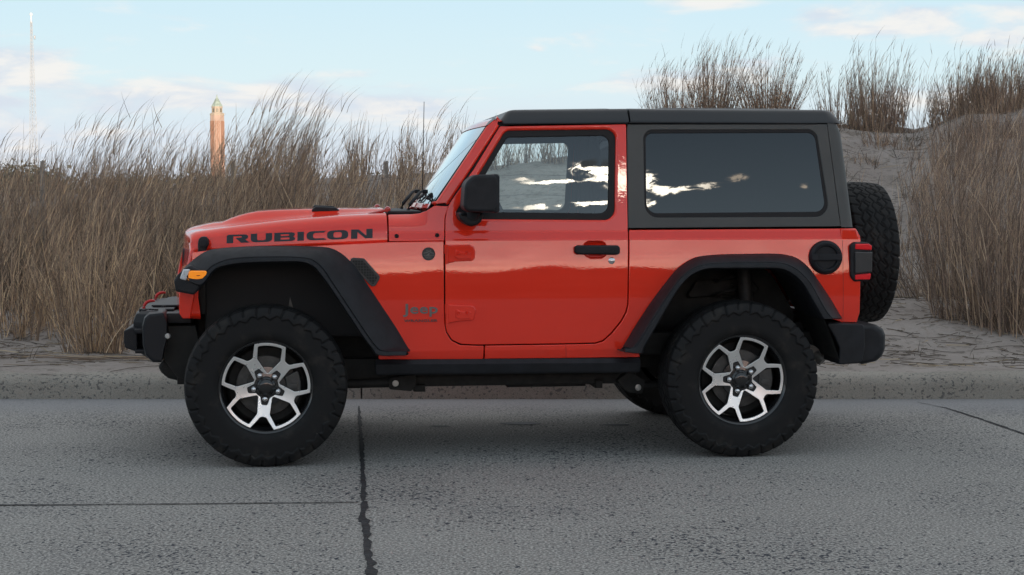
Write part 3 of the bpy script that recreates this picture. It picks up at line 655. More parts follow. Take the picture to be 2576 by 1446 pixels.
# ------------------------------------------------------------------ dry grass
def grass_mat(name, stops, dark=1.0):
    def fn(t, b, v):
        gm = t.new('ShaderNodeNewGeometry'); rnd = gm.outputs['Random Per Island']
        c = t.ramp(rnd, [(p, tuple(x * dark for x in c)) for p, c in stops]); t.l.new(c, b.inputs['Base Color'])
    return mat(name, (.2, .15, .1), .8, spec=.2, fn=fn)
STOPS = [(0, (0.136, 0.101, 0.08)), (0.3, (0.224, 0.167, 0.127)), (0.55, (0.334, 0.245, 0.18)), (0.78, (0.45, 0.326, 0.225)), (0.92, (0.597, 0.435, 0.279)), (1, (0.712, 0.544, 0.378))]
M_GR = grass_mat('dry_grass', STOPS)
M_GR2 = grass_mat('dry_grass_grey', [(p, (c[0] * .92, c[1] * .93, c[2] * .98)) for p, c in STOPS])
def strips(base, az, L, lean_, bend, w, seg=5, wind=0.0, taper=.8, minw=.22, droop=0.0):
    n = len(base); t = np.linspace(0, 1, seg + 1)[None]
    phi = lean_[:, None] + bend[:, None] * t ** 1.4 + droop * t ** 3
    ds = (L / seg)[:, None]
    hx = np.concatenate([np.zeros((n, 1)), np.cumsum(np.sin(phi[:, :-1]) * ds, 1)], 1); hz = np.concatenate([np.zeros((n, 1)), np.cumsum(np.cos(phi[:, :-1]) * ds, 1)], 1)
    wd = wind if hasattr(wind, '__len__') else np.full(n, wind)
    P = np.stack([base[:, 0:1] + np.cos(az)[:, None] * hx + wd[:, None] * L[:, None] * t ** 2.0, base[:, 1:2] + np.sin(az)[:, None] * hx, base[:, 2:3] + hz - .25 * np.abs(wd[:, None]) * L[:, None] * t ** 2.4], -1)
    q = az + RNG.uniform(-.9, .9, n) + np.pi / 2
    q = np.where(RNG.random(n) < .6, RNG.normal(0, .5, n), q)
    wv = np.stack([np.cos(q), np.sin(q), np.zeros(n)], -1)[:, None] * (w[:, None] * np.maximum(minw, 1 - t ** 1.6 * taper))[..., None] * .5
    V = np.stack([P - wv, P + wv], 2).reshape(n, -1, 3)
    k = np.arange(seg)[None] * 2; o = (np.arange(n) * (seg + 1) * 2)[:, None]
    F = np.stack([o + k, o + k + 1, o + k + 3, o + k + 2], -1).reshape(-1, 4)
    return V.reshape(-1, 3), F, P
class GB:
    def __init__(s): s.V = []; s.F = []; s.n = 0
    def add(s, V, F): s.V.append(V); s.F.append(F + s.n); s.n += len(V)
    def build(s, name, m, parent=None): return link(bpy.data.objects.new(name, np_mesh(name, np.concatenate(s.V), np.concatenate(s.F), m)), parent)
def stems(gb, base, L, az, lean0, wind, leaf=3, plume=True, w=.0055):
    """stalks with drooping leaves and feathery tops, bent by the wind"""
    n = len(base); u = RNG.uniform
    V, F, P = strips(base, az, L, lean0, u(-.05, .22, n), np.full(n, w) * u(.7, 1.3, n), 6, wind, .72); gb.add(V, F)
    for k in range(leaf):
        i = RNG.integers(0, 4, n); pb = P[np.arange(n), i]; LL = L * u(.25, .55, n) * (1 - i * .08)
        V, F, _ = strips(pb, az * .3 + u(0, 2 * np.pi, n) * .7 , LL, lean0 + u(.04, .38, n), u(.05, .75, n), np.full(n, w * 1.15) * u(.6, 1.3, n), 5, wind * .8, .9, .1); gb.add(V, F)
    if plume:
        for k in range(4):
            i = RNG.integers(4, 7, n); pb = P[np.arange(n), i]
            V, F, _ = strips(pb, np.where(u(0, 1, n) < .8, u(-.5, .5, n), u(0, 6.28, n)), L * u(.08, .20, n), u(.12, .5, n), u(.1, .6, n), np.full(n, w * .8) * u(.6, 1.3, n), 4, wind * 1.3, .85, .15); gb.add(V, F)
def vx_to_x(vx, y): return (vx - 1288) / F_PX * y
def z_at(v, y): return CAM_H + (HORIZON - v) / F_PX * y

# the mass of grass left of the car
TOPX = [-760, 0, 120, 200, 330, 480, 540, 620, 690, 760, 800, 900, 1000, 1130, 1180]
TOPV = [345, 345, 320, 285, 275, 320, 330, 262, 240, 238, 340, 310, 275, 265, 300]
MIDX = [-760, 0, 200, 480, 560, 620, 740, 790, 900, 1130]
MIDV = [448, 442, 428, 440, 418, 398, 400, 465, 478, 458]
gb = GB()
def field(n, y0, y1, vx0, vx1, frac_tall, wind=(.10, .30)):
    y = y0 - DY + (y1 - y0) * RNG.random(n) ** 1.2; vx = RNG.uniform(vx0, vx1, n)
    # stalks grow in tufts
    x = vx_to_x(vx, y); cy = np.round(y / .55) * .55; cx = (np.round(x / .6 + cy) - cy) * .6 + fbm(cy * 3.3, np.round(x / .6) * 1.7, 5) * .5; pull = RNG.uniform(.15, .95, n); x = x + (cx - x) * pull; y = y + (cy - y) * pull * .7
    vx = x / y * F_PX + 1288; ok = (vx < vx1 + 25); x, y, vx, cx, cy = x[ok], y[ok], vx[ok], cx[ok], cy[ok]; n = len(x)
    h = H(x, y); top = np.interp(vx, TOPX, TOPV); mid = np.interp(vx, MIDX, MIDV)
    tall = RNG.random(n) < frac_tall * (1 + 1.2 * (fbm(x * 1.1, y * 1.1, 77, 2) > 0))
    vt = np.where(tall, top + (mid - top) * RNG.random(n) ** .75, mid + RNG.random(n) ** 1.3 * 190)
    L = np.clip(z_at(vt, y) - h, .25, 2.3) * 1.03
    wd = RNG.uniform(*wind, n) * np.where(tall, 1.0, .2)
    rd_ = np.hypot(x - cx, y - cy); az = np.arctan2(y - cy, x - cx) + RNG.normal(0, .5, n)
    return np.stack([x - wd * L * .5, y, h - .02], -1), L, az, np.abs(RNG.normal(0, .06, n)) + np.clip(rd_ * .38, 0, .28) + np.where((RNG.random(n) < .10) & ~tall, RNG.uniform(.3, 1.0, n), 0), wd
for n, y0, y1, a, b, ft, lf in ((1500, 14.8, 17.5, -760, 790, .04, 3), (2000, 16, 21, -760, 780, .09, 3), (330, 14.8, 20, 570, 775, .55, 3), (230, 15.0, 21, 770, 1150, .75, 2), (170, 15.0, 19, 160, 560, .8, 2), (1500, 14.4, 18.5, 740, 1130, .0, 3)):
    base, L, az, l0, wd = field(n, y0, y1, a, b, ft); stems(gb, base, L, az, l0, wd, lf, True, .0062)
# low growth running back over the brow behind it
n = 2400; y = RNG.uniform(19.5, 23.6, n); x = vx_to_x(RNG.uniform(-900, 1180, n), y); cx = np.round(x / .7) * .7 + fbm(y * 2, x * 2, 8) * .6; x = x + (cx - x) * RNG.uniform(.2, .9, n)
stems(gb, np.stack([x, y, H(x, y) - .02], -1), .25 + .75 * RNG.random(n) ** 1.6, RNG.uniform(0, 6.28, n), np.abs(RNG.normal(0, .16, n)), RNG.uniform(.02, .16, n), 3, False, .007)
# and its straggling continuation to the right of the reedy stands
n = 900; y = RNG.uniform(13.6, 20.5, n); vx = RNG.uniform(2690, 3500, n); x = vx_to_x(vx, y); cx = np.round(x / .9) * .9; cy = np.round(y / 1.1) * 1.1; pull = RNG.uniform(.3, .95, n); x = x + (cx - x) * pull; y = y + (cy - y) * pull
stems(gb, np.stack([x, y, H(x, y) - .02], -1), RNG.uniform(.5, 1.6, n), np.arctan2(y - cy, x - cx), np.abs(RNG.normal(0, .06, n)) + np.clip(np.hypot(x - cx, y - cy) * .38, 0, .28), RNG.uniform(.0, .08, n), 3, True, .006)
tag(gb.build('dune_grass', M_GR), kind='stuff'); gb = GB()
# low dead leaves that fill the foot of it
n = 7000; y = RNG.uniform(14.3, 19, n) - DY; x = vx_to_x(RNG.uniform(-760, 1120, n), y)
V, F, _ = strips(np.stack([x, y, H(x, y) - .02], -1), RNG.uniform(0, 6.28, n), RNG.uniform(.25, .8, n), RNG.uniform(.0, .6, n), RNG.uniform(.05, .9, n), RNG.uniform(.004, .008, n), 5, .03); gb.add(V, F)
o = gb.build('dead_undergrowth', grass_mat('undergrowth', [(0, (.055, .042, .034)), (.5, (.115, .086, .064)), (.85, (.22, .168, .12)), (1, (.42, .33, .22))])); tag(o, kind='stuff')  # dead-leaf browns, darkened to stand in for shade between the stalks

M_GR3 = grass_mat('dry_grass_pale', [(p, (min(1, c[0] * 1.25), c[1] * 1.22, c[2] * 1.16)) for p, c in STOPS])
# tufts one can point at
def tuft(name, label, x, y, n, h0, h1, spread, wind, m=M_GR, leaf=3, lean_s=.16, w=.006, group=None, plume=True, low=0, sq=1.0):
    gb = GB(); r = spread * np.sqrt(RNG.random(n)) ; a = RNG.uniform(0, 2 * np.pi, n); bx = r * np.cos(a); by = r * np.sin(a) * sq
    wx, wy = x + bx, y + by; h = H(wx, wy); L = h0 + (h1 - h0) * RNG.random(n) ** 1.4 * (1 - .45 * (r / spread) ** 2)
    z0 = float(H(np.array([x]), np.array([y]))[0]); base = np.stack([bx, by, h - z0 - .03], -1)
    stems(gb, base, L, a, (.02 + lean_s * r / spread) + np.abs(RNG.normal(0, .07, n)), np.full(n, wind) * RNG.uniform(.5, 1.3, n), leaf, plume, w)
    if low:
        a2 = RNG.uniform(0, 6.28, low); V, F, _ = strips(np.stack([spread * .7 * np.cos(a2) * RNG.random(low), sq * spread * .7 * np.sin(a2) * RNG.random(low), np.zeros(low) - .03], -1), a2, RNG.uniform(.3, .6, low) * h0, RNG.uniform(.1, .9, low), RNG.uniform(.2, 1.1, low), RNG.uniform(.005, .009, low), 5, wind * .5); gb.add(V, F)
    o = gb.build(name, m); o.location = (x, y, z0); return tag(o, label, 'grass tuft', group)
def at_px(u, v_base, guess=14.0):
    """point on the dune seen at a photo pixel, found on the real ground"""
    d = dir_from_px(u, v_base); ys = np.arange(KERB_Y + .34, 40, .02); xs_ = d.x / d.y * ys; zs = CAM_H + d.z / d.y * ys
    k = np.argmax(zs < H(xs_, ys)); return (float(xs_[k]), float(ys[k]))
FRONT = 'tufts at the sandy edge of the grass'
x, y = at_px(60, 838); tuft('grass_tuft', 'dry tan tuft on the sand at the far left edge of the photo', x, y, 80, .55, 1.15, .28, .10, group=FRONT, low=50, m=M_GR3)
x, y = at_px(245, 884); tuft('grass_tuft', 'foremost dry tuft rooted right behind the kerb, left of the front bumper', x, y, 150, .65, 1.35, .24, .08, group=FRONT, low=60, m=M_GR3)
x, y = at_px(160, 812); tuft('grass_tuft', 'dry tuft standing between the far left tuft and the foremost tuft', x, y, 80, .5, 1.2, .30, .12, group=FRONT, low=40, m=M_GR3)
x, y = at_px(390, 790); tuft('grass_tuft', 'dry tuft just above the red tow hooks of the front bumper', x, y, 90, .5, 1.2, .30, .12, group=FRONT, low=50, m=M_GR3)
CREST = 'tufts along the crest of the dune'
def crest(u, v0, v1, yy, label, n, spread, wind=.03, sq=.7, lean_s=.16, leaf=3):
    yy -= DY; x = vx_to_x(u, yy); z = float(H(np.array([x]), np.array([yy]))[0]); h1 = z_at(v1, yy) - z; n = int(n * 1.25); spread *= .95
    return tuft('grass_tuft', label, x, yy, n, max(.2, h1 * .35), h1 * 1.10, spread, wind, M_GR2, leaf, lean_s, .0065, CREST, True, int(n * 1.3), sq)
crest(1715, 270, 120, 23.2, 'broad spiky tuft above the front of the tinted side window, leftmost on the crest', 170, .48)
crest(1800, 270, 82, 23.6, 'tallest narrow tuft above the middle of the tinted side window', 130, .30, .06)
crest(1930, 270, 108, 23.0, 'fan-shaped tuft above the rear half of the tinted side window', 190, .36, .02, lean_s=.30)
crest(2105, 300, 150, 23.4, 'thin loose tuft right above the rear corner of the hardtop', 60, .30)
crest(2200, 312, 110, 23.2, 'dense upright dark tuft on the crest just behind the car', 230, .40, .02, lean_s=.08)
crest(2300, 310, 130, 23.6, 'few sparse stalks in the gap between two dense crest tufts', 22, .28, .03, leaf=2)
crest(2425, 290, 130, 23.0, 'tall dense tuft topping the right-hand mound, nearest the car', 260, .50, .02)
crest(2520, 290, 118, 22.6, 'tall dense tuft at the right edge topping the mound', 260, .50, .02)
crest(2620, 290, 140, 23.0, 'dense tuft on the mound partly cut by the right edge', 160, .50, .02)
for u, yy, lab in ((1262, 22.8, 'small tuft on the crest seen through the door glass, leftmost'), (1330, 23.2, 'low tuft on the crest seen in the middle of the door glass'), (1408, 23.0, 'low tuft on the crest seen through the door glass, nearest the pillar')):
    yy -= DY; x = vx_to_x(u, yy); tuft('grass_tuft', lab, x, yy, 60, .25, .75, .35, .10, M_GR2, 3, .2, .0065, 'crest tufts seen through the door glass', True, 40)
# low clumps on the open slope
for k, (u, v, n, h, lab) in enumerate(((2215, 365, 60, .42, 'small brown tuft on the bare slope behind the spare wheel'), (2265, 372, 30, .28, 'smaller brown tuft beside the small tuft on the bare slope'), (2395, 405, 70, .40, 'matted dark tuft on the slope right of the bare sand'), (2180, 408, 40, .18, 'flat dead tuft low on the bare slope by the hardtop post'), (2490, 385, 60, .42, 'dark tuft under the right-hand mound'))):
    x, y = at_px(u, v); tuft('grass_tuft', lab, x, y, n, h * .4, h, .22, .05, M_GR2, 3, .35, .006, 'small tufts on the open slope', False, 30)
RIGHT = 'tall stands of grass right of the car'
for u, v, n, h0, h1, sp, lab, lean_s in ((2300, 745, 60, .5, 1.25, .40, 'thin stand of tall stalks right behind the spare wheel', .12), (2240, 640, 45, .6, 1.15, .45, 'sparse wispy stalks on the slope above the spare wheel', .10),
        (2370, 742, 190, .5, 1.15, .45, 'matted bushy stand at the foot of the slope, next to the thin stand', .5), (2460, 800, 260, .9, 1.85, .42, 'tall dense stand of reedy stalks near the right edge', .12), (2555, 830, 260, .8, 1.8, .42, 'tallest reedy stand cut by the right edge of the photo', .12), (2440, 650, 200, .7, 1.5, .55, 'upper stand of stalks behind the tall dense stand', .14), (2540, 620, 220, .7, 1.5, .55, 'upper stand of stalks at the right edge on the slope', .14), (2660, 800, 220, .8, 1.8, .5, 'reedy stand just past the right edge', .14), (2430, 440, 150, .4, 1.0, .5, 'grey stand on the flank of the right-hand mound, below its tall tufts', .16), (2530, 430, 190, .4, 1.0, .55, 'grey stand at the right edge on the flank of the mound', .16), (2425, 352, 170, .3, .75, .45, 'dry stand on the brow of the right-hand mound, nearest the car', .22), (2530, 345, 220, .3, .75, .5, 'dry stand on the brow of the mound at the right edge', .22), (2360, 500, 70, .4, .9, .5, 'thin stand of stalks in the middle of the open slope', .12), (2420, 560, 130, .6, 1.2, .5, 'stand of stalks at mid slope, above and left of the upper stands', .14)):
    x, y = at_px(u, v); tuft('grass_tuft', lab, x, y, int(n * .5), h0, h1, sp * .92, .03, M_GR2, 3, lean_s, .0058, RIGHT, h1 > 1.2, int(n * .8))
# fallen stalks, sprigs and twigs on the sand
gb = GB()
for k in range(260):
    y = RNG.uniform(14.5, 22.9); x = RNG.uniform(.06, .30) * y; m_ = RNG.integers(5, 16); rr = RNG.uniform(.04, .16); a = RNG.uniform(0, 6.28, m_); bx = x + rr * np.cos(a) * RNG.random(m_); by = y + rr * np.sin(a) * RNG.random(m_)
    V, F, _ = strips(np.stack([bx, by, H(bx, by) - .01], -1), a, RNG.uniform(.06, .30, m_), RNG.uniform(.2, 1.2, m_), RNG.uniform(.1, 1.0, m_), RNG.uniform(.003, .007, m_), 4, .05); gb.add(V, F)
for k in range(60):
    y = RNG.uniform(11.35, 12.6); x = RNG.uniform(-.33, .33) * y; m_ = RNG.integers(3, 9); a = RNG.uniform(0, 6.28, m_); bx = x + .06 * np.cos(a); by = y + .05 * np.sin(a)
    V, F, _ = strips(np.stack([bx, by, H(bx, by) - .01], -1), a, RNG.uniform(.04, .16, m_), RNG.uniform(.4, 1.4, m_), RNG.uniform(.1, 1.0, m_), RNG.uniform(.003, .006, m_), 4, .05); gb.add(V, F)
for n, x0, x1, y0, y1, l0, l1 in ((500, -4.2, -1.6, 12.0, 14.2, .05, .6), (1300, 1.6, 4.8, 11.9, 16, .04, .5), (1100, 2.4, 6.5, 15.5, 22.5, .06, .5), (400, -1.6, 2.2, 11.95, 15, .05, .5)):
    x = RNG.uniform(x0, x1, n); y = RNG.uniform(y0, y1, n) - DY; a = RNG.normal(0, .9, n) + np.pi * (RNG.random(n) < .5)
    L = l0 + (l1 - l0) * RNG.random(n) ** 4; xe = x + np.cos(a) * L; ye = y + np.sin(a) * L; t = np.linspace(0, 1, 5)[None]
    px_ = x[:, None] + (xe - x)[:, None] * t; py = y[:, None] + (ye - y)[:, None] * t + (RNG.normal(0, .06, n) * L)[:, None] * np.sin(t * np.pi); pz = H(px_, py) + .008
    w = RNG.uniform(.0015, .004, n)[:, None]; V = np.stack([np.stack([px_, py - w, pz], -1), np.stack([px_, py + w, pz + .004], -1)], 2).reshape(-1, 3)
    k = np.arange(4)[None] * 2; o_ = (np.arange(n) * 10)[:, None]; gb.add(V, np.stack([o_ + k, o_ + k + 1, o_ + k + 3, o_ + k + 2], -1).reshape(-1, 4))
tag(gb.build('twig_litter', grass_mat('twigs', [(0, (.05, .04, .034)), (.6, (.10, .08, .062)), (.9, (.20, .155, .11)), (1, (.42, .33, .21))])), kind='stuff'); gb = GB()
# a swept bundle of straw along the kerb at the left
n = 22; x = RNG.uniform(-4.2, -2.6, n); L = RNG.uniform(.3, .9, n); t = np.linspace(0, 1, 8)[None]; px_ = x[:, None] + L[:, None] * t; y0 = 12.55 - DY + RNG.normal(0, .03, n)[:, None]; py = y0 - .16 * sstep(-4.2, -2.6, px_) + RNG.normal(0, .05, n)[:, None] * t ** 2 + .03 * np.sin(px_ * 5); pz = H(px_, py) + .012 + RNG.random(n)[:, None] * .02
V = np.stack([np.stack([px_, py, pz - .0017], -1), np.stack([px_, py, pz + .0017], -1)], 2).reshape(-1, 3); k = np.arange(7)[None] * 2; o_ = (np.arange(n) * 16)[:, None]; gb.add(V, np.stack([o_ + k, o_ + k + 1, o_ + k + 3, o_ + k + 2], -1).reshape(-1, 4))
tag(gb.build('grass_litter', M_GR), kind='stuff')

# ------------------------------------------------------------------ fence stakes and wire in the grass
fe = empty('wire_fence', (0, 16.5, 0)); tag(fe, 'thin wire fence on weathered wooden stakes half hidden in the grass', 'fence')
M_WOOD = mat('weathered_wood', (.28, .25, .22), .9, vary=(30, .3)); M_WIRE = mat('fence_wire', (.10, .09, .085), .6)
posts = [(-7.5, .0), (vx_to_x(105, 16.5), .02), (-2.8, .0), (vx_to_x(979, 16.5), -.03), (.9, 0), (3.2, 0)]
for x, tl in posts:
    z = float(H(np.array([x]), np.array([16.5]))[0]); zt = z_at(404, 16.5) if x < 0 else z + 1.0
    MB().add(prism(rp([(x - .022, z - .2), (x + .022, z - .2), (x + .020 + tl, zt), (x - .019 + tl, zt - .012)], .004, 2), -.015, .015, .003, 2)).build('post', M_WOOD, fe)
for hgt in (.25, .5, .75, .95):
    pts = []
    for (xa, _), (xb, _) in zip(posts[:-1], posts[1:]):
        for t in np.linspace(0, 1, 9)[:-1]: x = xa + (xb - xa) * t; pts.append((x, -.02, float(H(np.array([x]), np.array([16.5]))[0]) + hgt - .03 * math.sin(t * math.pi)))
    MB().add(tube(pts, .0016, 5)).build('wire', M_WIRE, fe)

# ------------------------------------------------------------------ far things
def brick_fn(t, b, v):
    n = t.noise(t.mapping(v, scale=(1, 1, .25)), .35, 4); c = t.mix(t.smooth(n, .3, .7), (.33, .24, .195), (.39, .305, .26)); t.l.new(c, b.inputs['Base Color'])  # pale brick tones stand in for the distance haze
tx, ty = vx_to_x(549.5, 1400), 1400.0
tw = empty('water_tower', (tx, ty, 0), R(12)); tag(tw, 'slender sunlit brick tower with green copper spire on the horizon', 'tower')
M_BRICK = mat('tower_brick', (.46, .23, .14), .9, fn=brick_fn); M_COPPER = mat('copper_green', (.26, .33, .29), .7, vary=(.4, .2)); M_STONE = mat('pale_stone', (.36, .31, .25), .85)  # copper green paled too, in place of haze
def octo(r, z): return [(r * math.cos(R(45 * k + 22.5)), r * math.sin(R(45 * k + 22.5)), z) for k in range(8)]
def shell(rings): return loft(rings, closed=True, caps=True)
mb = MB(); mb.add(shell([octo(6.55, -2), octo(6.4, 30), octo(6.2, 64)])); sh_ = mb.build('shaft', M_BRICK, tw, angle=20)
for k in range(8):
    a = R(45 * k); c, s = math.cos(a), math.sin(a)
    for off_ in (-1.4, 0, 1.4):
        mb = MB(); mb.add(box(5.65, 6.02, off_ - .40, off_ + .40, 8, 59, .05)); mb.v = [(x * c - y * s, x * s + y * c, z) for x, y, z in mb.v]; mb.build('window_strip', mat('tower_window', (.26, .13, .08), .6), sh_)
MB().add(shell([octo(6.2, 63.6), octo(6.5, 64.2), octo(6.5, 65.2), octo(5.6, 65.8)])).build('cornice', M_STONE, tw, angle=20)
ln = MB().add(shell([octo(4.75, 65.4), octo(4.75, 70), octo(5.0, 70.4), octo(5.0, 71.3)])).build('lantern', M_STONE, tw, angle=20)
for k in range(8):
    a = R(45 * k); c, s = math.cos(a), math.sin(a); mb = MB(); mb.add(box(4.3, 4.46, -1.0, 1.0, 66.3, 69.6, .02)); mb.v = [(x * c - y * s, x * s + y * c, z) for x, y, z in mb.v]; mb.build('lantern_window', mat('lantern_dark', (.14, .13, .10), .5), ln)
rf = MB().add(shell([octo(5.1, 71.2), octo(4.6, 72.4), octo(3.3, 74.4), octo(2.0, 76.8), octo(.9, 78.6), octo(.5, 79.4)])).build('spire', M_COPPER, tw, angle=20)
MB().add(tube([(0, 0, 79.2), (0, 0, 80.6), (0, 0, 81.4)], [.5, .42, .1], 8)).build('finial', M_COPPER, rf)
# lattice radio mast
md = 640.0; mx = vx_to_x(88, md); ma = empty('radio_mast', (mx, md, 0), R(20)); tag(ma, 'tall thin pale lattice radio mast far off at the left', 'mast')
M_MAST = mat('mast_paint', (.34, .38, .42), .6); top = z_at(44, md); mb = MB(); lev = np.linspace(-1, top - 2, 26)
def mw(z): return .42 + 1.75 * max(0, 1 - z / (top * .95))
for k in range(3):
    a = R(120 * k + 90); a2 = R(120 * k + 210)
    mb.add(tube([(mw(z) * math.cos(a), mw(z) * math.sin(a), z) for z in lev], .085, 6))
lg = mb.build('mast_legs', M_MAST, ma); mb = MB()
for i in range(len(lev) - 1):
    for k in range(3):
        a, b = R(120 * k + 90), R(120 * k + 210); z0, z1 = lev[i], lev[i + 1]
        p = lambda q, z: (mw(z) * math.cos(q), mw(z) * math.sin(q), z)
        mb.add(tube([p(a, z0), p(b, z1)], .045, 4)); mb.add(tube([p(b, z0), p(a, z1)], .045, 4)); mb.add(tube([p(a, z1), p(b, z1)], .04, 4))
mb.build('mast_bracing', M_MAST, ma)
mb = MB(); mb.add(tube([(0, 0, top - 2.5), (0, 0, top + .6)], .16, 8)); mb.add(lathe([(0, top), (.5, top + .2), (.5, top + 1.0), (0, top + 1.3)], 12, 'z')); mb.build('mast_light', mat('mast_lamp', (.8, .78, .74), .4), ma)
MB().add(lathe([(0, top - 9), (.35, top - 8.8), (.35, top - 7.6), (0, top - 7.4)], 10, 'z', (1.2, 0, 0))).build('mast_antenna', M_MAST, ma)
# the scrubby wood along the horizon
n = 130; gb = GB(); vx = np.concatenate([RNG.uniform(-200, 140, 60), RNG.uniform(100, 800, 50), RNG.uniform(-1800, 3600, 130)]); yy = RNG.uniform(230, 330, len(vx))
for u, y in zip(vx, yy):
    x = vx_to_x(u, y); vt = (400 + RNG.random() * 36) if u < 150 else 428 + RNG.random() * 22
    h = max(1.0, z_at(vt, y)); k = 110; c = RNG.normal(0, 1, (k, 3)); c /= np.linalg.norm(c, axis=1)[:, None]; c *= (RNG.random(k) ** .5)[:, None]
    c = c * [h * .75, h * .75, h * .52] + [x, y, h * .5]; s = RNG.uniform(.12, .38, k)[:, None]; a = RNG.normal(0, 1, (k, 3)); b = RNG.normal(0, 1, (k, 3)); a /= np.linalg.norm(a, axis=1)[:, None]; b /= np.linalg.norm(b, axis=1)[:, None]
    V = np.stack([c - a * s, c + b * s, c + a * s, c - b * s], 1).reshape(-1, 3); gb.add(V, np.arange(k * 4).reshape(-1, 4))
tag(gb.build('distant_scrub_wood', mat('scrub_leaf', (.05, .055, .046), .9, vary=(.3, .4))), kind='stuff')
# ------------------------------------------------------------------ the car
car = empty("off_road_car", (-.1324, 9.264, 0), .1273)
tag(car, "red two-door off-road car with black hardtop and chunky tyres parked along the kerb", "car")
XF, XR, HZ = -1.2295, 1.2295, .405
TR = .412

def shade(o, angle=38): return o
# ---- tyre: a lathe with tread blocks pressed into it
def tyre_arrays():
    NA, pitch = 576, 36
    prof = [(.232, -.105), (.240, -.119), (.262, -.131), (.290, -.1385), (.318, -.141), (.334, -.1407), (.338, -.1406), (.342, -.1405), (.346, -.1403), (.349, -.1402), (.352, -.140)]
    prof += [(.352 + (.392 - .352) * t, -.140 + .013 * t ** 1.6) for t in np.linspace(.06, 1, 14)]
    prof += [(.392 + .0115 * math.sin(t * math.pi / 2), -.127 + .017 * (1 - math.cos(t * math.pi / 2))) for t in np.linspace(.25, 1, 4)]
    prof += [(.4035 + .0085 * (1 - (y / .110) ** 2), y) for y in np.linspace(-.104, 0, 22)]
    prof = np.array(prof); half = prof.copy()
    full = np.vstack([half, half[:-1][::-1] * [1, -1]])
    r = full[:, 0]; y = full[:, 1]
    d = np.gradient(full, axis=0); nr, ny = -d[:, 1], d[:, 0]
    L = np.hypot(nr, ny); nr, ny = nr / L, ny / L
    sg = np.sign((r - .3) * nr + y * ny); nr *= sg; ny *= sg
    th = np.linspace(0, 2 * np.pi, NA, endpoint=False)
    T, Y = np.meshgrid(th, y, indexing='ij'); Rr = np.broadcast_to(r, T.shape)
    ph = T * pitch / (2 * np.pi)
    tri = lambda x: 2 * np.abs(2 * (x - np.floor(x + .5))) - 1
    def groove(dist, w): return np.clip(1.25 - np.abs(dist) / (w * .5), 0, 1)
    side_ = np.where(Y >= 0, 1, -1); ay = np.abs(Y); sh = np.where(Y >= 0, .5, 0)
    s = np.zeros_like(T)
    s = np.maximum(s, groove(Y - .010 * tri(ph * 1.0), .007))
    s = np.maximum(s, groove(ay - (.040 + .011 * tri(ph + sh)), .010))
    s = np.maximum(s, groove(ay - (.077 + .009 * tri(ph + sh + .35)), .011))
    pl = 2 * np.pi * .41 / pitch
    def cross(off_, skew, w): return groove(((ph + off_ + skew * Y / pl + .5) % 1 - .5) * pl, w)
    s = np.where((ay > .010) & (ay < .040), np.maximum(s, cross(.1 + sh, 1.0, .006)), s)
    s = np.where((ay >= .040) & (ay < .077), np.maximum(s, cross(.45 + sh, -1.1, .008)), s)
    long_ = ((np.floor(ph + .25 + sh) % 2) == 0)
    shoulder = (ay >= .077) & (Rr > .350 + .020 * long_)
    sw = cross(.75 + sh, .35, .012)
    s = np.where(shoulder, np.maximum(s, sw), s)
    dep = s * .010
    # raised shoulder rib ring and low lettering band on the side wall
    lug = (Rr > .348) & (ay > .120) & (Rr < .392)
    zig = .351 + .009 * tri(ph + sh + .2) + .005 * tri(ph * .5)
    dep = np.where((ay > .118) & (Rr < zig) & (Rr > .275), .0085, dep)
    dep = np.where((ay > .118) & (Rr >= zig) & (Rr < zig + .003) , np.maximum(dep, .002), dep)
    dep = np.where((np.abs(Rr - .268) < .012), -.002, dep)
    X = (Rr - nr * dep) * np.cos(T); Z = (Rr - nr * dep) * np.sin(T); YY = Y - ny * dep
    P = np.stack([X, YY, Z], -1)
    n = P.shape[1]; i = np.arange(NA)[:, None]; j = np.arange(n - 1)[None]
    i2 = (i + 1) % NA
    F = np.stack([i * n + j, i * n + j + 1, i2 * n + j + 1, i2 * n + j], -1).reshape(-1, 4)
    return P.reshape(-1, 3), F
tyre_me = np_mesh('tyre', *tyre_arrays(), M_TYRE)
# ---- rim pieces (axis y, outer face towards -y)
def pol(r, a): return (r * math.cos(R(a)), r * math.sin(R(a)))
def rim_face_mesh():
    RO = .2215; loops_o = []; holes = []; inner = []
    for k in range(5):
        c = 72 * k + 36                                   # pocket centre; spokes at 72k
        arc = [pol(RO, c - 20.6 + 41.2 * t / 10) for t in range(11)]
        loops_o += arc + [pol(RO * .80, c + 27.0), pol(RO * .735, c + 29.3), pol(RO * .71, c + 31.5), pol(RO * .70, c + 36), pol(RO * .71, c + 40.5), pol(RO * .735, c + 42.7), pol(RO * .80, c + 45.0)]
        hp = [pol(RO * .935, c - 17.0 + 34.0 * t / 8) for t in range(9)] + [pol(RO * .655, c + 23.5), pol(RO * .30, c + 4), pol(RO * .30, c - 4), pol(RO * .655, c - 23.5)]
        holes.append(rp(hp, [.008] + [0] * 7 + [.008, .018, .012, .012, .018], 4))
        inner += [pol(RO * .245, c - 8), pol(RO * .235, c), pol(RO * .245, c + 8), pol(RO * .30, c + 17), pol(RO * .415, c + 26.5), pol(RO * .43, c + 29), pol(RO * .43, c + 36), pol(RO * .43, c + 43), pol(RO * .415, c + 45.5), pol(RO * .30, c + 55)]
    def srf(a, b):
        r = math.hypot(a, b) + 1e-9; y = -.106 + .21 * (.2215 - r) if r > .05 else -.07
        n = np.array((-.21 * a / r, -1, -.21 * b / r)); return np.array((a, y, b)), n / np.linalg.norm(n)
    return loops_o, holes, inner, srf
lo, ho, inn, srf = rim_face_mesh()
tmp_p = empty('tmp')
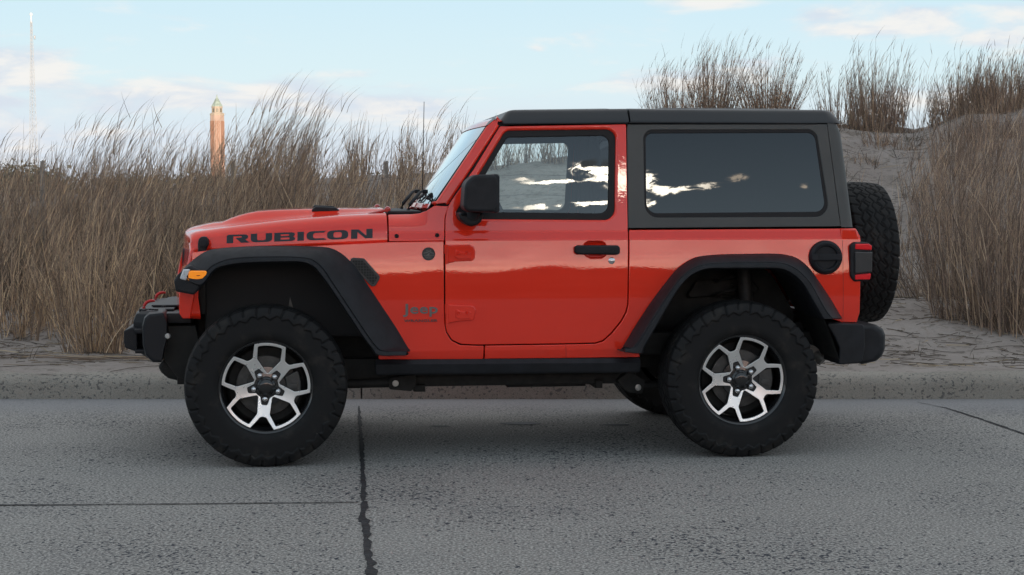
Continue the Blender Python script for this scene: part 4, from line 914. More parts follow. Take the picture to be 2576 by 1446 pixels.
face_o = panel('rim_face', lo, srf, M_SILV, tmp_p, holes=[(h, .0025) for h in ho] + [(inn, .0025)], r=.0022, depth=.0012, levels=[])
rim_face_me = face_o.data
body_o = panel('rim_body', [tuple(np.array(p) * 1.006) for p in lo], lambda a, b: (srf(a, b)[0] + np.array((0, .0035, 0)), np.array((0, -1, 0))), M_WBLK, tmp_p, holes=[(off(ccw(h), -.0015), .002) for h in ho], r=.002, depth=.042, levels=[])
rim_body_me = body_o.data
for o in (face_o, body_o, tmp_p): bpy.data.objects.remove(o)
mb = MB()
mb.add(lathe([(.205, .10), (.208, -.02), (.214, -.085), (.222, -.100), (.229, -.112), (.236, -.116), (.241, -.112), (.242, -.100), (.236, -.09)], 96))
mb.add(lathe([(.0, -.060), (.19, -.040), (.208, -.030), (.207, -.005), (.05, .0)], 64))
wheel_o = mb.build('wheel', M_WBLK); wheel_me = wheel_o.data; bpy.data.objects.remove(wheel_o)
wheel_me.materials.append(M_WBLK)
def one(name, vf, m, angle=38):
    o = MB().add(vf).build(name, m, angle=angle); me = o.data; bpy.data.objects.remove(o); return me
barrel_me = one('wheel', lathe([(.205, .11), (.208, -.02), (.214, -.085), (.222, -.100), (.229, -.112), (.236, -.116), (.241, -.112), (.242, -.100), (.236, -.09)], 96), M_WBLK)
cap_me = one('centre_cap', lathe([(.0, -.098), (.018, -.0975), (.030, -.095), (.036, -.091), (.0385, -.084), (.045, -.080), (.050, -.074), (.098, -.068), (.10, -.05)], 48), M_WBLK)
mb = MB(); mb.add(lathe([(.0105, -.068), (.0105, -.082), (.0135, -.0825), (.0135, -.089), (.0105, -.0955), (.005, -.099), (0, -.0995)], 18)); o = mb.build('lug_nut', M_CHROME); nut_me = o.data; bpy.data.objects.remove(o)
disc_me = one('brake_disc', lathe([(.05, -.052), (.085, -.050), (.09, -.040), (.150, -.034), (.152, -.028), (.150, -.012), (.09, -.012)], 64), M_STEEL)
mb = MB(); cal = [pol(.175, a) for a in np.linspace(-28, 28, 12)] + [pol(.10, a) for a in np.linspace(28, -28, 12)]
mb.add(prism(cal, -.068, -.044, .006, 3)); mb.add(prism([(.112, -.016), (.155, -.016), (.155, .016), (.112, .016)], -.074, -.066, .003, 2)); o = mb.build('brake_caliper', M_STEEL); cal_me = o.data; bpy.data.objects.remove(o)
back_me = one('brake_shield', lathe([(.0, -.005), (.19, -.002), (.204, .01), (.203, .06), (.0, .09)], 48), M_DARK)
def put(me, name, parent, loc=(0, 0, 0), rot=(0, 0, 0)):
    o = bpy.data.objects.new(name, me); o.location = loc; o.rotation_euler = rot; return link(o, parent)
def wheel(x, y, z, ang, far=False, name='wheel', spare=False, steer=0, cal_a=0):
    w = put(barrel_me, name, car, (x, y, z), (0, R(ang), 0))
    if far: w.rotation_euler = (0, R(ang), R(180))
    put(tyre_me, 'tyre', w)
    put(rim_body_me, 'rim_back', w); put(rim_face_me, 'rim_face', w); put(cap_me, 'centre_cap', w)
    for k in range(5):
        a = R(72 * k); put(nut_me, 'lug_nut', w, (.0635 * math.cos(a), 0, .0635 * math.sin(a)))
    if not spare:
        put(disc_me, 'brake_disc', w)
        c = put(cal_me, 'brake_caliper', w, (0, 0, 0), (0, R(-ang + cal_a), 0)); put(back_me, 'brake_shield', w)
    return w
# rotation about y: positive turns z towards x, so angle -a in the xz plane
wheel(XF, -.80, HZ, -48, cal_a=2); wheel(XR, -.80, HZ, -36, cal_a=8)
wheel(XF, .80, HZ, 20, True); wheel(XR, .80, HZ, 40, True)

# ---- body panels, both sides
RED = M_RED
seal_lip = rp(O['win_lip'], [.05, .05, .06, .03], 8)
glass_poly = rp(O['win_glass'], [.035, .04, .05, .03], 8)
scoop = rp(O['scoop'], .018, 4)
door_poly = rp(O['door'], [.004, .02, .25, .06, .05, 0, 0] + [0] * 13 + [.0], 4)
pl = list(O['door'])
door_poly = rp(pl[:6] + [(-.3135, 1.06)] + pl[8:], [.006, .012] + [.12] * 3 + [.03] * 2 + [.02] * 13, 4)
def side_glass(name, poly, o, m, parent, sgn):
    q = ccw(poly); v = [side(o)(a, b)[0] for a, b in q]
    if sgn > 0: v = [(p[0], -p[1], p[2]) for p in v]
    me = bpy.data.meshes.new(name); me.from_pydata([tuple(p) for p in v], [], [tuple(range(len(v)))]); me.materials.append(m); fix_normals(me)
    return link(bpy.data.objects.new(name, me), parent)
for s in (-1, 1):
    d = panel('door', door_poly, side(), RED, car, holes=[(seal_lip, .014)] + ([(scoop, .007)] if s else []), sgn=s, depth=.028)
    panel('window_seal', off(ccw(seal_lip), .004), side(-.016), M_RUB, d, holes=[(glass_poly, .005)], r=.003, depth=.01, sgn=s)
    side_glass('window_glass', off(ccw(glass_poly), .006), -.022, M_GLASS, d, s)
    panel('door_trim', off(ccw(door_poly), -.02), side(-.034), M_CABIN, d, holes=[(off(ccw(glass_poly), .002), .004)], r=.002, depth=.01, sgn=s)
    # handle with its cup
    def cup(u, v):
        a = 2 * math.pi * u; cx, cz = .470, 1.084; i = int(u * len(scoop)) % len(scoop)
        px, pz = scoop[i]; k = [1.12, 1.0, .8, .45, 0][int(round(v * 4))]; dp = [.006, .016, .026, .030, .030][int(round(v * 4))]
        x, z = cx + (px - cx) * k, cz + (pz - cz) * k; return (x, -W(z) + dp, z)
    MB().add(grid(cup, len(scoop), 5, True)).build('handle_recess', RED, d, s)
    mb = MB(); hp = rp(O['handle'], .012, 4); yb = -W(1.08)
    mb.add(prism(hp, yb - .032, yb + .002, .010, 4)); mb.add(prism(rp([(.42, 1.088), (.563, 1.088), (.563, 1.074), (.42, 1.074)], .005, 3), yb - .0345, yb - .03, .0015, 2)); mb.add(prism(rp([(.572, 1.098), (.592, 1.098), (.592, 1.066), (.572, 1.066)], .004, 3), yb - .034, yb - .03, .0015, 2))
    mb.build('door_handle', M_BLK, d, s)
    if s < 0 or True:
        mb = MB(); c = (.558, 0, 1.025); mb.add(lathe([(0, -.009), (.012, -.008), (.0175, -.004), (.018, .004)], 24, 'y', (c[0], -W(1.025), c[2]))); mb.build('key_lock', M_CHROME, d, s)
    for hz, key in ((1.066, 'hinge1'), (.758, 'hinge2')):
        hp = rp(O[key], .010, 4); yb = -W(hz); mb = MB()
        mb.add(prism(hp, yb - .013, yb + .004, .006, 3))
        cx = [p[0] for p in O[key]]; top = max(p[1] for p in O[key]); bot = min(p[1] for p in O[key])
        mb.add(prism(rp([(-.262, top - .022), (-.235, top - .036), (-.182, top - .038), (-.182, bot + .020), (-.24, bot + .018), (-.266, bot + .030)], .006, 3), yb - .0185, yb - .010, .004, 3))
        mb.add(tube([(-.306, yb - .012, bot - .004), (-.306, yb - .012, bot + .045)], .0095, 14)); mb.add(tube([(-.306, yb - .010, bot + .047), (-.306, yb - .010, top)], .0085, 14))
        mb.add(prism([(-.318, top), (-.30, top), (-.30, bot + .047), (-.318, bot + .047)], yb - .012, yb, .003, 2))
        for bx in (-.248, -.203):
            mb.add(lathe([(0, yb - .0235), (.003, yb - .0235), (.0045, yb - .0215), (.0075, yb - .0245), (.0085, yb - .0235), (.0095, yb - .017)], 18, 'y', (bx, 0, (top + bot) / 2 + .004)))
        mb.build('door_hinge', RED, d, s)
    # front fender below the bonnet
    grow = lambda P, idx, cx, k: [((cx + (p[0] - cx) * k, .45 + (p[1] - .45) * k) if i in idx else p) for i, p in enumerate(P)]
    f = panel('fender', rp(grow(O['fender'], range(15, 22), XF, 1.045), [.01, .01, .01, .004, .006, .004] + [.02] * 5 + [.01, .004, .004] + [.01] * 8, 3), side(), RED, car, sgn=s, r=.0035)
    vp = rp(O['vent_side'], .012, 4)
    mb = MB(); yv = -W(.97)
    mb.add(prism(off(ccw(vp), .006), yv - .010, yv + .004, .004, 3)); o = mb.build('fender_vent', M_BADGE2, f, s)
    mb = MB(); mb.add(prism(off(ccw(vp), -.006), yv - .0125, yv - .006, .002, 2)); mb.build('vent_mesh', M_MESH, f, s)
    q = panel('quarter_panel', rp(grow(O['quarter'], range(8, 17), XR, 1.045), [.004, .003, .012, .012, .004, .02, .008, .003] + [.02] * 8 + [.008, .004, .004, .004] + [.015] * 7, 3), side(), RED, car, sgn=s, r=.004)
    # cowl side between bonnet and windshield
    cw = [(-.602, 1.131), (-.317, 1.134), (-.311, 1.255), (-.292, 1.309), (-.364, 1.313), (-.402, 1.288), (-.44, 1.274), (-.48, 1.270), (-.602, 1.268)]
    def cowl_s(a, b):
        p, n = side()(a, b); k = max(0.0, (b - 1.205) / .065); fade = min(1, max(0, (-.40 - a) / .10)); dy = .055 * min(1.2, k) ** 2.2 * fade
        t = lean(b) + math.atan(.055 * 2.2 * min(1.2, k) ** 1.2 / .065 * fade); p = p + np.array((0, dy, 0))
        return p, np.array((0, -math.cos(t), math.sin(t)))
    c = panel('cowl_panel', rp(cw, [.004, .004, .03, .003, .006, .03, .03, .02, .004], 4), cowl_s, RED, car, sgn=s, r=.003, levels=sorted(LEV + [round(x, 3) for x in np.arange(1.2, 1.32, .008)]), alev=[-.55, -.5, -.47, -.44, -.42, -.40, -.38, -.35])
    for bx, bz in ((-.562, 1.157), (-.353, 1.160)):
        mb = MB(); mb.add(lathe([(0, -.004), (.004, -.004), (.005, -.006), (.0085, -.006), (.0115, -.0005), (.0115, .003)], 20, 'y', (bx, -W(bz), bz))); mb.build('cowl_bolt', M_RUB, c, s)
    # windshield pillar
    pil = [(-.010, 1.772), (-.020, 1.728), (-.283, 1.337), (-.300, 1.317), (-.366, 1.319), (-.083, 1.731), (-.045, 1.762)]
    panel('windshield_pillar', rp(pil, [.012, .03, .05, .004, .006, .08, .02], 5), side(), RED, car, sgn=s, r=.012, depth=.05)
    sec = []
    for tt in np.linspace(-.05, 1.0, 8):
        zc_ = 1.30 + .45 * tt; xa = -.372 + (zc_ - 1.315) * .688; yy = -W(zc_)
        sec.append([(xa + .02, yy + .03, zc_), (xa + .115, yy + .014, zc_), (xa + .115, yy + .06, zc_), (xa + .02, yy + .075, zc_)])
    MB().add(loft(sec, closed=True, caps=True)).build('pillar_inner', M_CABIN, car, s)
    # hardtop side and its tinted window
    h = panel('hardtop_side', rp(O['ht_side'], [.004, .006, .004, .004], 3), side(), M_TOP, car, holes=[(rp(O['ht_seal'], [.05, .055, .07, .07], 8), .005)], sgn=s, r=.004)
    gp = rp(O['ht_glass'], [.035, .045, .05, .055], 8)
    panel('window_seal', off(ccw(rp(O['ht_seal'], [.05, .055, .07, .07], 8)), .003), side(-.005), M_RUB, h, holes=[(gp, .004)], r=.002, depth=.008, sgn=s)
    side_glass('side_window', off(ccw(gp), .006), -.008, M_PRIV, h, s)
    mb = MB(); rail = [(.668, 1.744), (1.683, 1.746), (1.69, 1.752), (.668, 1.751)]
    mb.add(prism([(.003, 1.735), (.662, 1.743), (.662, 1.750), (.003, 1.742)], -W(1.742) - .007, -W(1.742) + .02, .002, 2)); mb.add(prism(rail, -W(1.748) - .007, -W(1.748) + .02, .002, 2)); mb.build('drip_rail', M_BLK, h, s)
    # wheel flares
    for key, ye, nm in (('ff', -.925, 'front'), ('rf', -.925, 'rear')):
        sub = 5
        A = crom(O[key + 'A'], sub); B = crom(O[key + 'B'], sub); Cc = crom(O[key + 'C'], sub); rings = []
        for i in range(len(A)):
            a = np.array((A[i][0], -.795, A[i][1])); b = np.array((B[i][0], ye, B[i][1])); cc = np.array((Cc[i][0], ye - .004, Cc[i][1]))
            nrm = np.cross(b - a, np.array(A[min(i + 1, len(A) - 1)]) .__getitem__([0, 0, 1]) * np.array((1, 0, 1)) - np.array(A[max(i - 1, 0)])[[0, 0, 1]] * np.array((1, 0, 1)))
            nrm = nrm / (np.linalg.norm(nrm) + 1e-9)
            if nrm[1] > 0: nrm = -nrm
            ab = lambda t, h: a + (b - a) * t + nrm * h
            bc = lambda t, h: b + (cc - b) * t + np.array((0, -h, 0))
            aa = np.array((a[0], -.735, a[2])); cen = np.array((XF if key == 'ff' else XR, 0, .45)); w_ = cen - cc; w_[1] = 0; w_ /= np.linalg.norm(w_)
            rings.append([aa + w_ * .01, a - w_ * .004, ab(.06, .004), ab(.25, .009), ab(.5, .011), ab(.75, .008), ab(.94, .004), ab(.965, .002), ab(.985, -.007), bc(.02, -.007), bc(.10, .001), bc(.5, .004), bc(.88, .003), cc + w_ * .0 + np.array((0, .004, 0)), cc + w_ * .006 + np.array((0, .02, 0)), cc + w_ * .004 + np.array((0, .30, 0))])
        mb = MB(); mb.add(loft(rings, caps=True))
        if key == 'ff':
            tip = rp([(-1.678, .944), (-1.662, .972), (-1.632, .999), (-1.60, 1.02), (-1.54, .99), (-1.53, .94), (-1.568, .885), (-1.582, .872), (-1.672, .890)], [.015, .02, .02, .02, .01, .01, .01, .012, .012], 4)
            mb.add(prism(tip, -.918, -.60, .014, 4, taper=0.0))
        fl = mb.build('wheel_flare', M_BLK, car, s, angle=32)
        if key == 'ff':
            mb = MB(); mb.add(prism(rp(O['lamp_amber'], [.012, .012, .02, .012, .01, .01], 4), -.930, -.88, .007, 3)); mb.build('side_marker_lens', M_AMB, fl, s)
            mb = MB(); mb.add(prism(rp([(-1.566, .971), (-1.549, .971), (-1.549, .967), (-1.566, .967)], .001, 2), -.9312, -.929, .0004, 1)); mb.build('lens_mark', mat('amber_dark', (.25, .05, .01), .4), fl, s)
            mb = MB(); mb.add(prism(rp([(-1.632, 1.0), (-1.594, 1.002), (-1.607, .975), (-1.617, .944), (-1.650, .953)], .006, 4), -.928, -.80, .008, 3)); mb.build('turn_lens', M_CLEAR, fl, s)
    # rocker cladding
    mb = MB(); rk = [(-.672, .522, 0), (.708, .513, 0)]
    sec = lambda x, zt, zb: [(x, -.745, zt), (x, -.785, zt + .001), (x, -.800, zt - .016), (x, -.806, zt - .022), (x, -.797, zb + .012), (x, -.785, zb), (x, -.70, zb + .004)]
    mb.add(loft([sec(-.673, .519, .449), sec(-.665, .521, .444), sec(-.2, .5185, .4415), (sec(.3, .5155, .4395)), sec(.70, .512, .437), sec(.709, .511, .442)], caps=True)); mb.build('rocker_cladding', M_BLK, car, s)
    # tail lights
    tp = rp([(1.842, 1.10), (1.868, 1.118), (1.936, 1.116), (1.957, 1.104), (1.957, .922), (1.938, .910), (1.866, .907), (1.844, .936)], [.02, .02, .012, .012, .012, .012, .02, .02], 4)
    mb = MB(); mb.add(prism(tp, -.800, -.60, .010, 3)); tl = mb.build('tail_light', M_BLK, car, s)
    mb = MB(); mb.add(prism(rp([(1.868, 1.108), (1.942, 1.108), (1.959, 1.098), (1.959, 1.074), (1.868, 1.079)], .006, 3), -.806, -.62, .006, 3)); mb.build('red_lens', M_REDL, tl, s)
    mb = MB(); mb.add(prism(rp([(1.869, .944), (1.957, .952), (1.952, .918), (1.869, .917)], .006, 3), -.806, -.62, .006, 3)); mb.build('red_lens', M_REDL, tl, s)
    mb = MB(); mb.add(prism(rp([(1.864, 1.067), (1.960, 1.064), (1.960, .959), (1.866, .951)], .006, 3), -.812, -.62, .006, 3)); mb.build('lamp_cover', mat('smoke_cover', (.03, .033, .036), .3, coat=.3), tl, s)
    # door mirror
    mp = rp([(-.246, 1.284), (-.068, 1.281), (-.066, 1.472), (-.19, 1.470), (-.236, 1.43)], [.035, .032, .032, .06, .06], 6)
    mb = MB(); mb.add(prism(mp, -1.045, -.845, .018, 5)); mb.add(prism(rp([(-.096, 1.277), (-.061, 1.281), (-.061, 1.470), (-.096, 1.477)], .016, 4), -1.038, -.855, .010, 3)); mi = mb.build('door_mirror', M_BLK, car, s)
    mb = MB(); mb.add(prism(rp([(-1.02, 1.297), (-.87, 1.297), (-.87, 1.455), (-1.02, 1.455)], .03, 5), -.063, -.0605, .0008, 1, plane='yz')); mb.build('mirror_glass', M_MIRROR, mi, s)
    mb = MB(); mb.add(prism(rp([(-.256, 1.272), (-.246, 1.280), (-.135, 1.280), (-.127, 1.262), (-.140, 1.231), (-.163, 1.214), (-.192, 1.208), (-.224, 1.222), (-.250, 1.246)], [.008, .008, .008, .01, .02, .02, .02, .02, .02], 4), -.905, -.735, .016, 4)); mb.add(tube([(-.185, -.885, 1.255), (-.175, -.90, 1.29)], .035, 14)); mb.build('mirror_arm', M_BLK, mi, s)

# ---- fuel cap on the near side
q_near = [o for o in car.children if o.name.startswith('quarter_panel')][0]
fx, fz = 1.711, 1.036; fy = -W(fz) - .009
mb = MB(); mb.add(lathe([(0, fy - .004), (.058, fy - .004), (.062, fy - .010), (.064, fy - .016), (.0695, fy - .017), (.071, fy - .014), (.0735, fy - .014), (.075, fy - .017), (.084, fy - .013), (.090, fy - .004), (.0905, fy + .018)], 56, 'y', (fx, 0, fz)))
mb.add(prism(rp([(fx - .082, fz + .019), (fx + .084, fz + .019), (fx + .084, fz - .016), (fx - .082, fz - .016)], .004, 3), fy - .024, fy - .003, .004, 3))
mb.add(prism(rp([(fx - .045, fz + .011), (fx + .066, fz + .011), (fx + .066, fz - .009), (fx - .045, fz - .009)], .002, 3), fy - .026, fy - .023, .001, 2))
mb.build('fuel_cap', M_BLK, q_near)
mb = MB(); mb.add(prism([(1.8075, 1.186), (1.8095, 1.186), (1.8105, .70), (1.8085, .70)], -W(1.0) - .0, -W(1.0) + .01, .0003, 1))
# body seam lines: thin dark joints in the quarter and sill
def seam(x0, z0, x1, z1, w=.0018, parent=q_near, name='panel_seam'):
    v = []; f = []; n = 24
    for i in range(n + 1):
        t = i / n; x = x0 + (x1 - x0) * t; z = z0 + (z1 - z0) * t; y = -W(z) - .0006
        v += [(x - w / 2, y, z), (x + w / 2, y, z)]
    for i in range(n): f.append((2 * i, 2 * i + 1, 2 * i + 3, 2 * i + 2))
    MB().add((v, f)).build(name, mat('seam_shadow', (.12, .01, .007), .5), parent)
seam(1.808, 1.186, 1.809, .695); seam(.315, .587, .319, .518, .0015)

# ---- bonnet
HT = np.array(O['hood_top']); HB = np.array(O['hood_bot']); HBU = np.array([(-1.62, 1.165), (-1.56, 1.185), (-1.5, 1.205)] + list(O['bulge']))
def hood_hw(x): return .757 - .135 * max(0, (-.61 - x) / .99) ** 1.25
def hood_zt(x): return float(np.interp(x, HT[:, 0], HT[:, 1]))
def hood_zb(x): return float(np.interp(x, HB[:, 0], HB[:, 1]))
def bow(y): return .075 * (1 - (abs(y) / .63) ** 2.2)
def hood_sec(x, drop=0, k=1.0):
    hw, zt, zb = hood_hw(x), hood_zt(x) - drop, hood_zb(x); zbu = float(np.interp(x, HBU[:, 0], HBU[:, 1])) - drop
    h = zt - zb; rr = min(.055, h * .62)
    pts = [(hw - .012, zb - .012), (hw - .003, zb - .006), (hw, zb + .004)]
    for t in np.linspace(.1, 1, 6): pts.append((hw - .012 * t ** 1.5 - .0, zb + (h - rr) * t))
    x0 = hw - .012; z0 = zb + h - rr
    for a in range(12, 91, 13): pts.append((x0 - rr * 1.5 * (1 - math.cos(R(a))), z0 + rr * math.sin(R(a))))
    x1 = pts[-1][0]; z1 = pts[-1][1]
    bl = .43 - .06 * max(0, (-1.1 - x) / .5)
    for y in list(np.linspace(x1, bl + .03, 5)[1:]) + [bl + .015, bl, bl - .02, bl - .04, bl - .06, bl - .08] + list(np.linspace(bl - .08, 0, 7)[1:]):
        t = min(1, max(0, (bl - y + .01) / .07)); s_ = t * t * (3 - 2 * t); cr = .010 * (1 - (y / x1) ** 2)
        zz = z1 + cr + max(0.0, zbu - z1 + .004) * s_ * 1.0
        pts.append((y, zz))
    full = [(-p[0], p[1]) for p in pts] + [(p[0], p[1]) for p in pts[:-1][::-1]]
    fr = max(0, min(1, (-1.15 - x) / .45)) ** 2
    return [(x - bow(p[0]) * fr, p[0], p[1]) for p in full]
xs = [-1.604, -1.600, -1.59, -1.575, -1.55, -1.52, -1.48, -1.44, -1.40, -1.36, -1.32, -1.28, -1.22, -1.15, -1.05, -.95, -.85, -.75, -.66, -.622, -.6125, -.6095]
rings = []
r0 = hood_sec(-1.602); lowfront = [(p[0] - .004, p[1] * .997, 1.085 + (min(p[2], 1.16) - 1.085) * .3) for p in r0]
rings.append([(p[0] + .02, p[1] * .98, min(p[2], 1.09)) for p in r0]); rings.append([(p[0] - .006, p[1] * .995, min(p[2], 1.12)) for p in r0])
for x in xs: rings.append(hood_sec(x, drop={-1.604: .022, -1.600: .010, -1.59: .004}.get(x, 0) + (.006 if x == -.6095 else 0)))
rings.append([(p[0] + .001, p[1] * .995, p[2] - .03) for p in rings[-1]])
hood = MB().add(loft(rings)).build('hood', RED, car, angle=50)
def hood_y(x, z):
    hw, zb = hood_hw(x), hood_zb(x); h = hood_zt(x) - zb; rr = min(.055, h * .62); t = max(0, min(1.0, (z - zb) / (h - rr)))
    y = hw - .012 * t ** 1.5
    if z > zb + h - rr: y -= rr * 1.5 * (1 - math.sqrt(max(0, 1 - ((z - zb - h + rr) / rr) ** 2)))
    return -y
for s in (-1, 1):
    mb = MB(); vp = rp([(-.995, 1.274), (-.990, 1.292), (-.970, 1.306), (-.862, 1.300), (-.842, 1.284), (-.842, 1.274)], .008, 4); mb.add(prism(vp, -.40, -.30, .008, 3)); mb.build('hood_vent', M_BLK, hood, s)
    mb = MB(); lp = rp(O['latch'], .014, 4); yl = hood_y(-1.54, 1.10); mb.add(prism(lp, yl - .034, yl + .02, .010, 4)); mb.add(prism(rp([(-1.560, 1.142), (-1.532, 1.144), (-1.532, 1.10), (-1.562, 1.10)], .01, 4), yl - .040, yl - .03, .004, 3)); mb.build('hood_latch', M_BLK, hood, s)
    mb = MB(); mb.add(tube([(-.70, -.60, 1.268), (-.66, -.60, 1.275), (-.60, -.60, 1.290)], [.010, .012, .013], 10, .7)); mb.add(lathe([(0, -.016), (.014, -.014), (.017, 0), (.014, .014), (0, .016)], 16, 'y', (-.600, -.60, 1.292))); mb.build('hood_hinge', M_RED2, hood, s)

# ---- writing
def arc(cx, cy, rx, ry, a0, a1, n=5): return [(cx + rx * math.cos(R(a0 + (a1 - a0) * i / n)), cy + ry * math.sin(R(a0 + (a1 - a0) * i / n))) for i in range(n + 1)]
def letter_polys():
    """wide block capitals, 1 high; list of (outer, holes) with x positions along the word of length 16.6"""
    L = []
    def at(dx, o, hs=()): L.append(([(x + dx, y) for x, y in o], [[(x + dx, y) for x, y in h] for h in hs]))
    # R
    at(0, [(0, 0), (.75, 0), (.75, .80), (1.5, .80)] + arc(1.5, .70, .25, .10, 90, -90, 4)[0:] + [(1.0, .60), (1.65, 0), (2.65, 0), (2.1, .38)] + arc(2.0, .68, .45, .30, -60, 90, 5) + [(.25, 1.0)] + arc(.25, .8, .25, .2, 90, 180, 3))
    # U
    at(2.75, [(0, 1), (.72, 1), (.72, .42)] + arc(1.0, .40, .28, .19, 180, 270, 3) + arc(1.45, .40, .25, .19, 270, 360, 3) + [(1.7, 1), (2.42, 1), (2.42, .40)] + arc(1.85, .35, .57, .35, 0, -90, 4) + arc(.6, .35, .6, .35, 270, 180, 4))
    # B
    at(5.42, [(0, 0), (1.9, 0)] + arc(1.9, .26, .5, .26, -90, 40, 4) + [(2.18, .50)] + arc(1.9, .75, .46, .25, -30, 90, 4) + [(0, 1)], [[(.72, .60), (.72, .80), (1.55, .80)] + arc(1.55, .70, .16, .10, 90, -90, 4), [(.72, .20), (.72, .42), (1.6, .42)] + arc(1.6, .31, .16, .11, 90, -90, 4)])
    # I
    at(8.05, [(0, 0), (.74, 0), (.74, 1), (0, 1)])
    # C
    at(9.10, [(2.3, 0), (2.0, .20), (1.05, .20)] + arc(1.0, .42, .27, .22, 270, 180, 3) + arc(1.0, .60, .27, .20, 180, 90, 3) + [(1.95, .80), (2.2, 1.0), (.7, 1.0)] + arc(.65, .62, .65, .38, 90, 180, 4) + arc(.65, .38, .65, .38, 180, 270, 4))
    # O
    at(11.42, arc(.65, .38, .65, .38, 180, 270, 4) + arc(1.75, .38, .65, .38, 270, 360, 4) + arc(1.75, .62, .65, .38, 0, 90, 4) + arc(.65, .62, .65, .38, 90, 180, 4), [arc(.95, .42, .23, .22, 180, 270, 3) + arc(1.45, .42, .23, .22, 270, 360, 3) + arc(1.45, .58, .23, .22, 0, 90, 3) + arc(.95, .58, .23, .22, 90, 180, 3)])
    # N
    at(14.15, [(0, 0), (.72, 0), (.72, .70), (1.62, 0), (2.45, 0), (2.45, 1), (1.73, 1), (1.73, .30), (.85, 1), (0, 1)])
    return L
def flat_letters(name, L, mp, m, parent, thick=.0012, levels=40):
    """letters filled in word space, draped with mp(x, y, lift)"""
    V = []; F = []
    for o, hs in L:
        bm = bmesh.new(); es = []
        for lp in [o] + list(hs):
            lp = ccw(lp); lp = [p for i, p in enumerate(lp) if math.dist(p, lp[i - 1]) > 1e-4]
            vs = [bm.verts.new((p[0], p[1], 0)) for p in lp]; es += [bm.edges.new((vs[i], vs[(i + 1) % len(vs)])) for i in range(len(vs))]
        bmesh.ops.triangle_fill(bm, use_beauty=True, edges=es, normal=(0, 0, 1))
        xs_ = [v.co.x for v in bm.verts]; ys_ = [v.co.y for v in bm.verts]
        for k in range(1, 5):
            q = min(ys_) + (max(ys_) - min(ys_)) * k / 5
            bmesh.ops.bisect_plane(bm, geom=bm.verts[:] + bm.edges[:] + bm.faces[:], dist=1e-5, plane_co=(0, q, 0), plane_no=(0, 1, 0))
            q = min(xs_) + (max(xs_) - min(xs_)) * k / 5
            bmesh.ops.bisect_plane(bm, geom=bm.verts[:] + bm.edges[:] + bm.faces[:], dist=1e-5, plane_co=(q, 0, 0), plane_no=(1, 0, 0))
        r = bmesh.ops.extrude_face_region(bm, geom=bm.faces[:])
        top = {v for v in r['geom'] if isinstance(v, bmesh.types.BMVert)}
        bm.verts.index_update(); k0 = len(V)
        for v in bm.verts: V.append(tuple(mp(v.co.x, v.co.y, thick if v in top else -.002)))
        for f in bm.faces: F.append(tuple(v.index + k0 for v in f.verts))
        bm.free()
    me = bpy.data.meshes.new(name); me.from_pydata(V, [], F); fix_normals(me); me.materials.append(m)
    return link(bpy.data.objects.new(name, me), parent)
r0_, r1_, r2_, r3_ = [np.array(p) for p in O['rub']]     # top left, bottom left, top right, bottom right
def mp_hood(x, y, h):
    t = x / 16.6; b = r1_ + (r3_ - r1_) * t; a = r0_ + (r2_ - r0_) * t; p = b + (a - b) * y
    return (p[0], hood_y(p[0], p[1]) - h, p[1])
flat_letters('hood_lettering', letter_polys(), mp_hood, M_DECAL, hood, .0010)
def font_letters(name, text, x0, x1, z0, z1, surf_y, m, parent, bold=0.0, thick=.004, ref=None, slant=0, flatx=False):
    cu = bpy.data.curves.new('txt', 'FONT'); cu.body = text; cu.size = 1; cu.offset = bold; cu.extrude = .05; cu.resolution_u = 3; cu.space_character = 1.05
    o = bpy.data.objects.new('txt', cu); COL.objects.link(o); dg = bpy.context.evaluated_depsgraph_get(); dg.update()
    me = bpy.data.meshes.new_from_object(o.evaluated_get(dg)); me.name = name; bpy.data.objects.remove(o); bpy.data.curves.remove(cu)
    n = len(me.vertices); co = np.empty(n * 3); me.vertices.foreach_get('co', co); co = co.reshape(-1, 3)
    ax, bx_ = co[:, 0].min(), co[:, 0].max(); az, bz = co[:, 1].min(), co[:, 1].max()
    X = x0 + (co[:, 0] - ax) / (bx_ - ax) * (x1 - x0); Z = z0 + (co[:, 1] - az) / (bz - az) * (z1 - z0); lift = (co[:, 2] > 0) * thick
    Y = np.array([surf_y(x, z) for x, z in zip(X, Z)]) - lift + (lift == 0) * .002
    me.vertices.foreach_set('co', np.stack([X, Y, Z], 1).ravel().astype(np.float32)); me.update(); me.materials.clear(); me.materials.append(m); fix_normals(me)
    return link(bpy.data.objects.new(name, me), parent)
sy = lambda x, z: -W(z)
f_near = [o for o in car.children if o.name.startswith('fender')][0]
font_letters('maker_lettering', 'Jeep', -.533, -.354, .742, .809, sy, M_BADGE, f_near, .016, .005)
font_letters('model_lettering', 'WRANGLER', -.528, -.354, .7155, .7285, sy, M_BADGE2, f_near, .02, .003)
mb = MB(); by = -W(1.065); bc_ = (-.399, 0, 1.065)
mb.add(lathe([(0, by - .003), (.0285, by - .003), (.030, by - .006), (.0325, by - .006), (.034, by - .002), (.034, by + .004)], 40, 'y', bc_)); bd = mb.build('round_badge', mat('badge_dark', (.045, .045, .045), .45), f_near)
L = [([(-.028, .002), (-.006, .006), (.004, .011), (.012, .005), (.028, .001), (.028, .004), (.013, .009), (.004, .0145), (-.007, .010), (-.028, .006)], []), ([(-.012, -.008), (.001, .004), (.007, .002), (.0, -.008)], []), ([(-.026, -.0095), (.026, -.0095), (.026, -.0075), (-.026, -.0075)], [])]
flat_letters('badge_emblem', [([(x - .399, y + 1.065) for x, y in o], []) for o, h in L], lambda x, y, h: (x, by - .003 - h, y), M_BADGE, f_near, .0012)
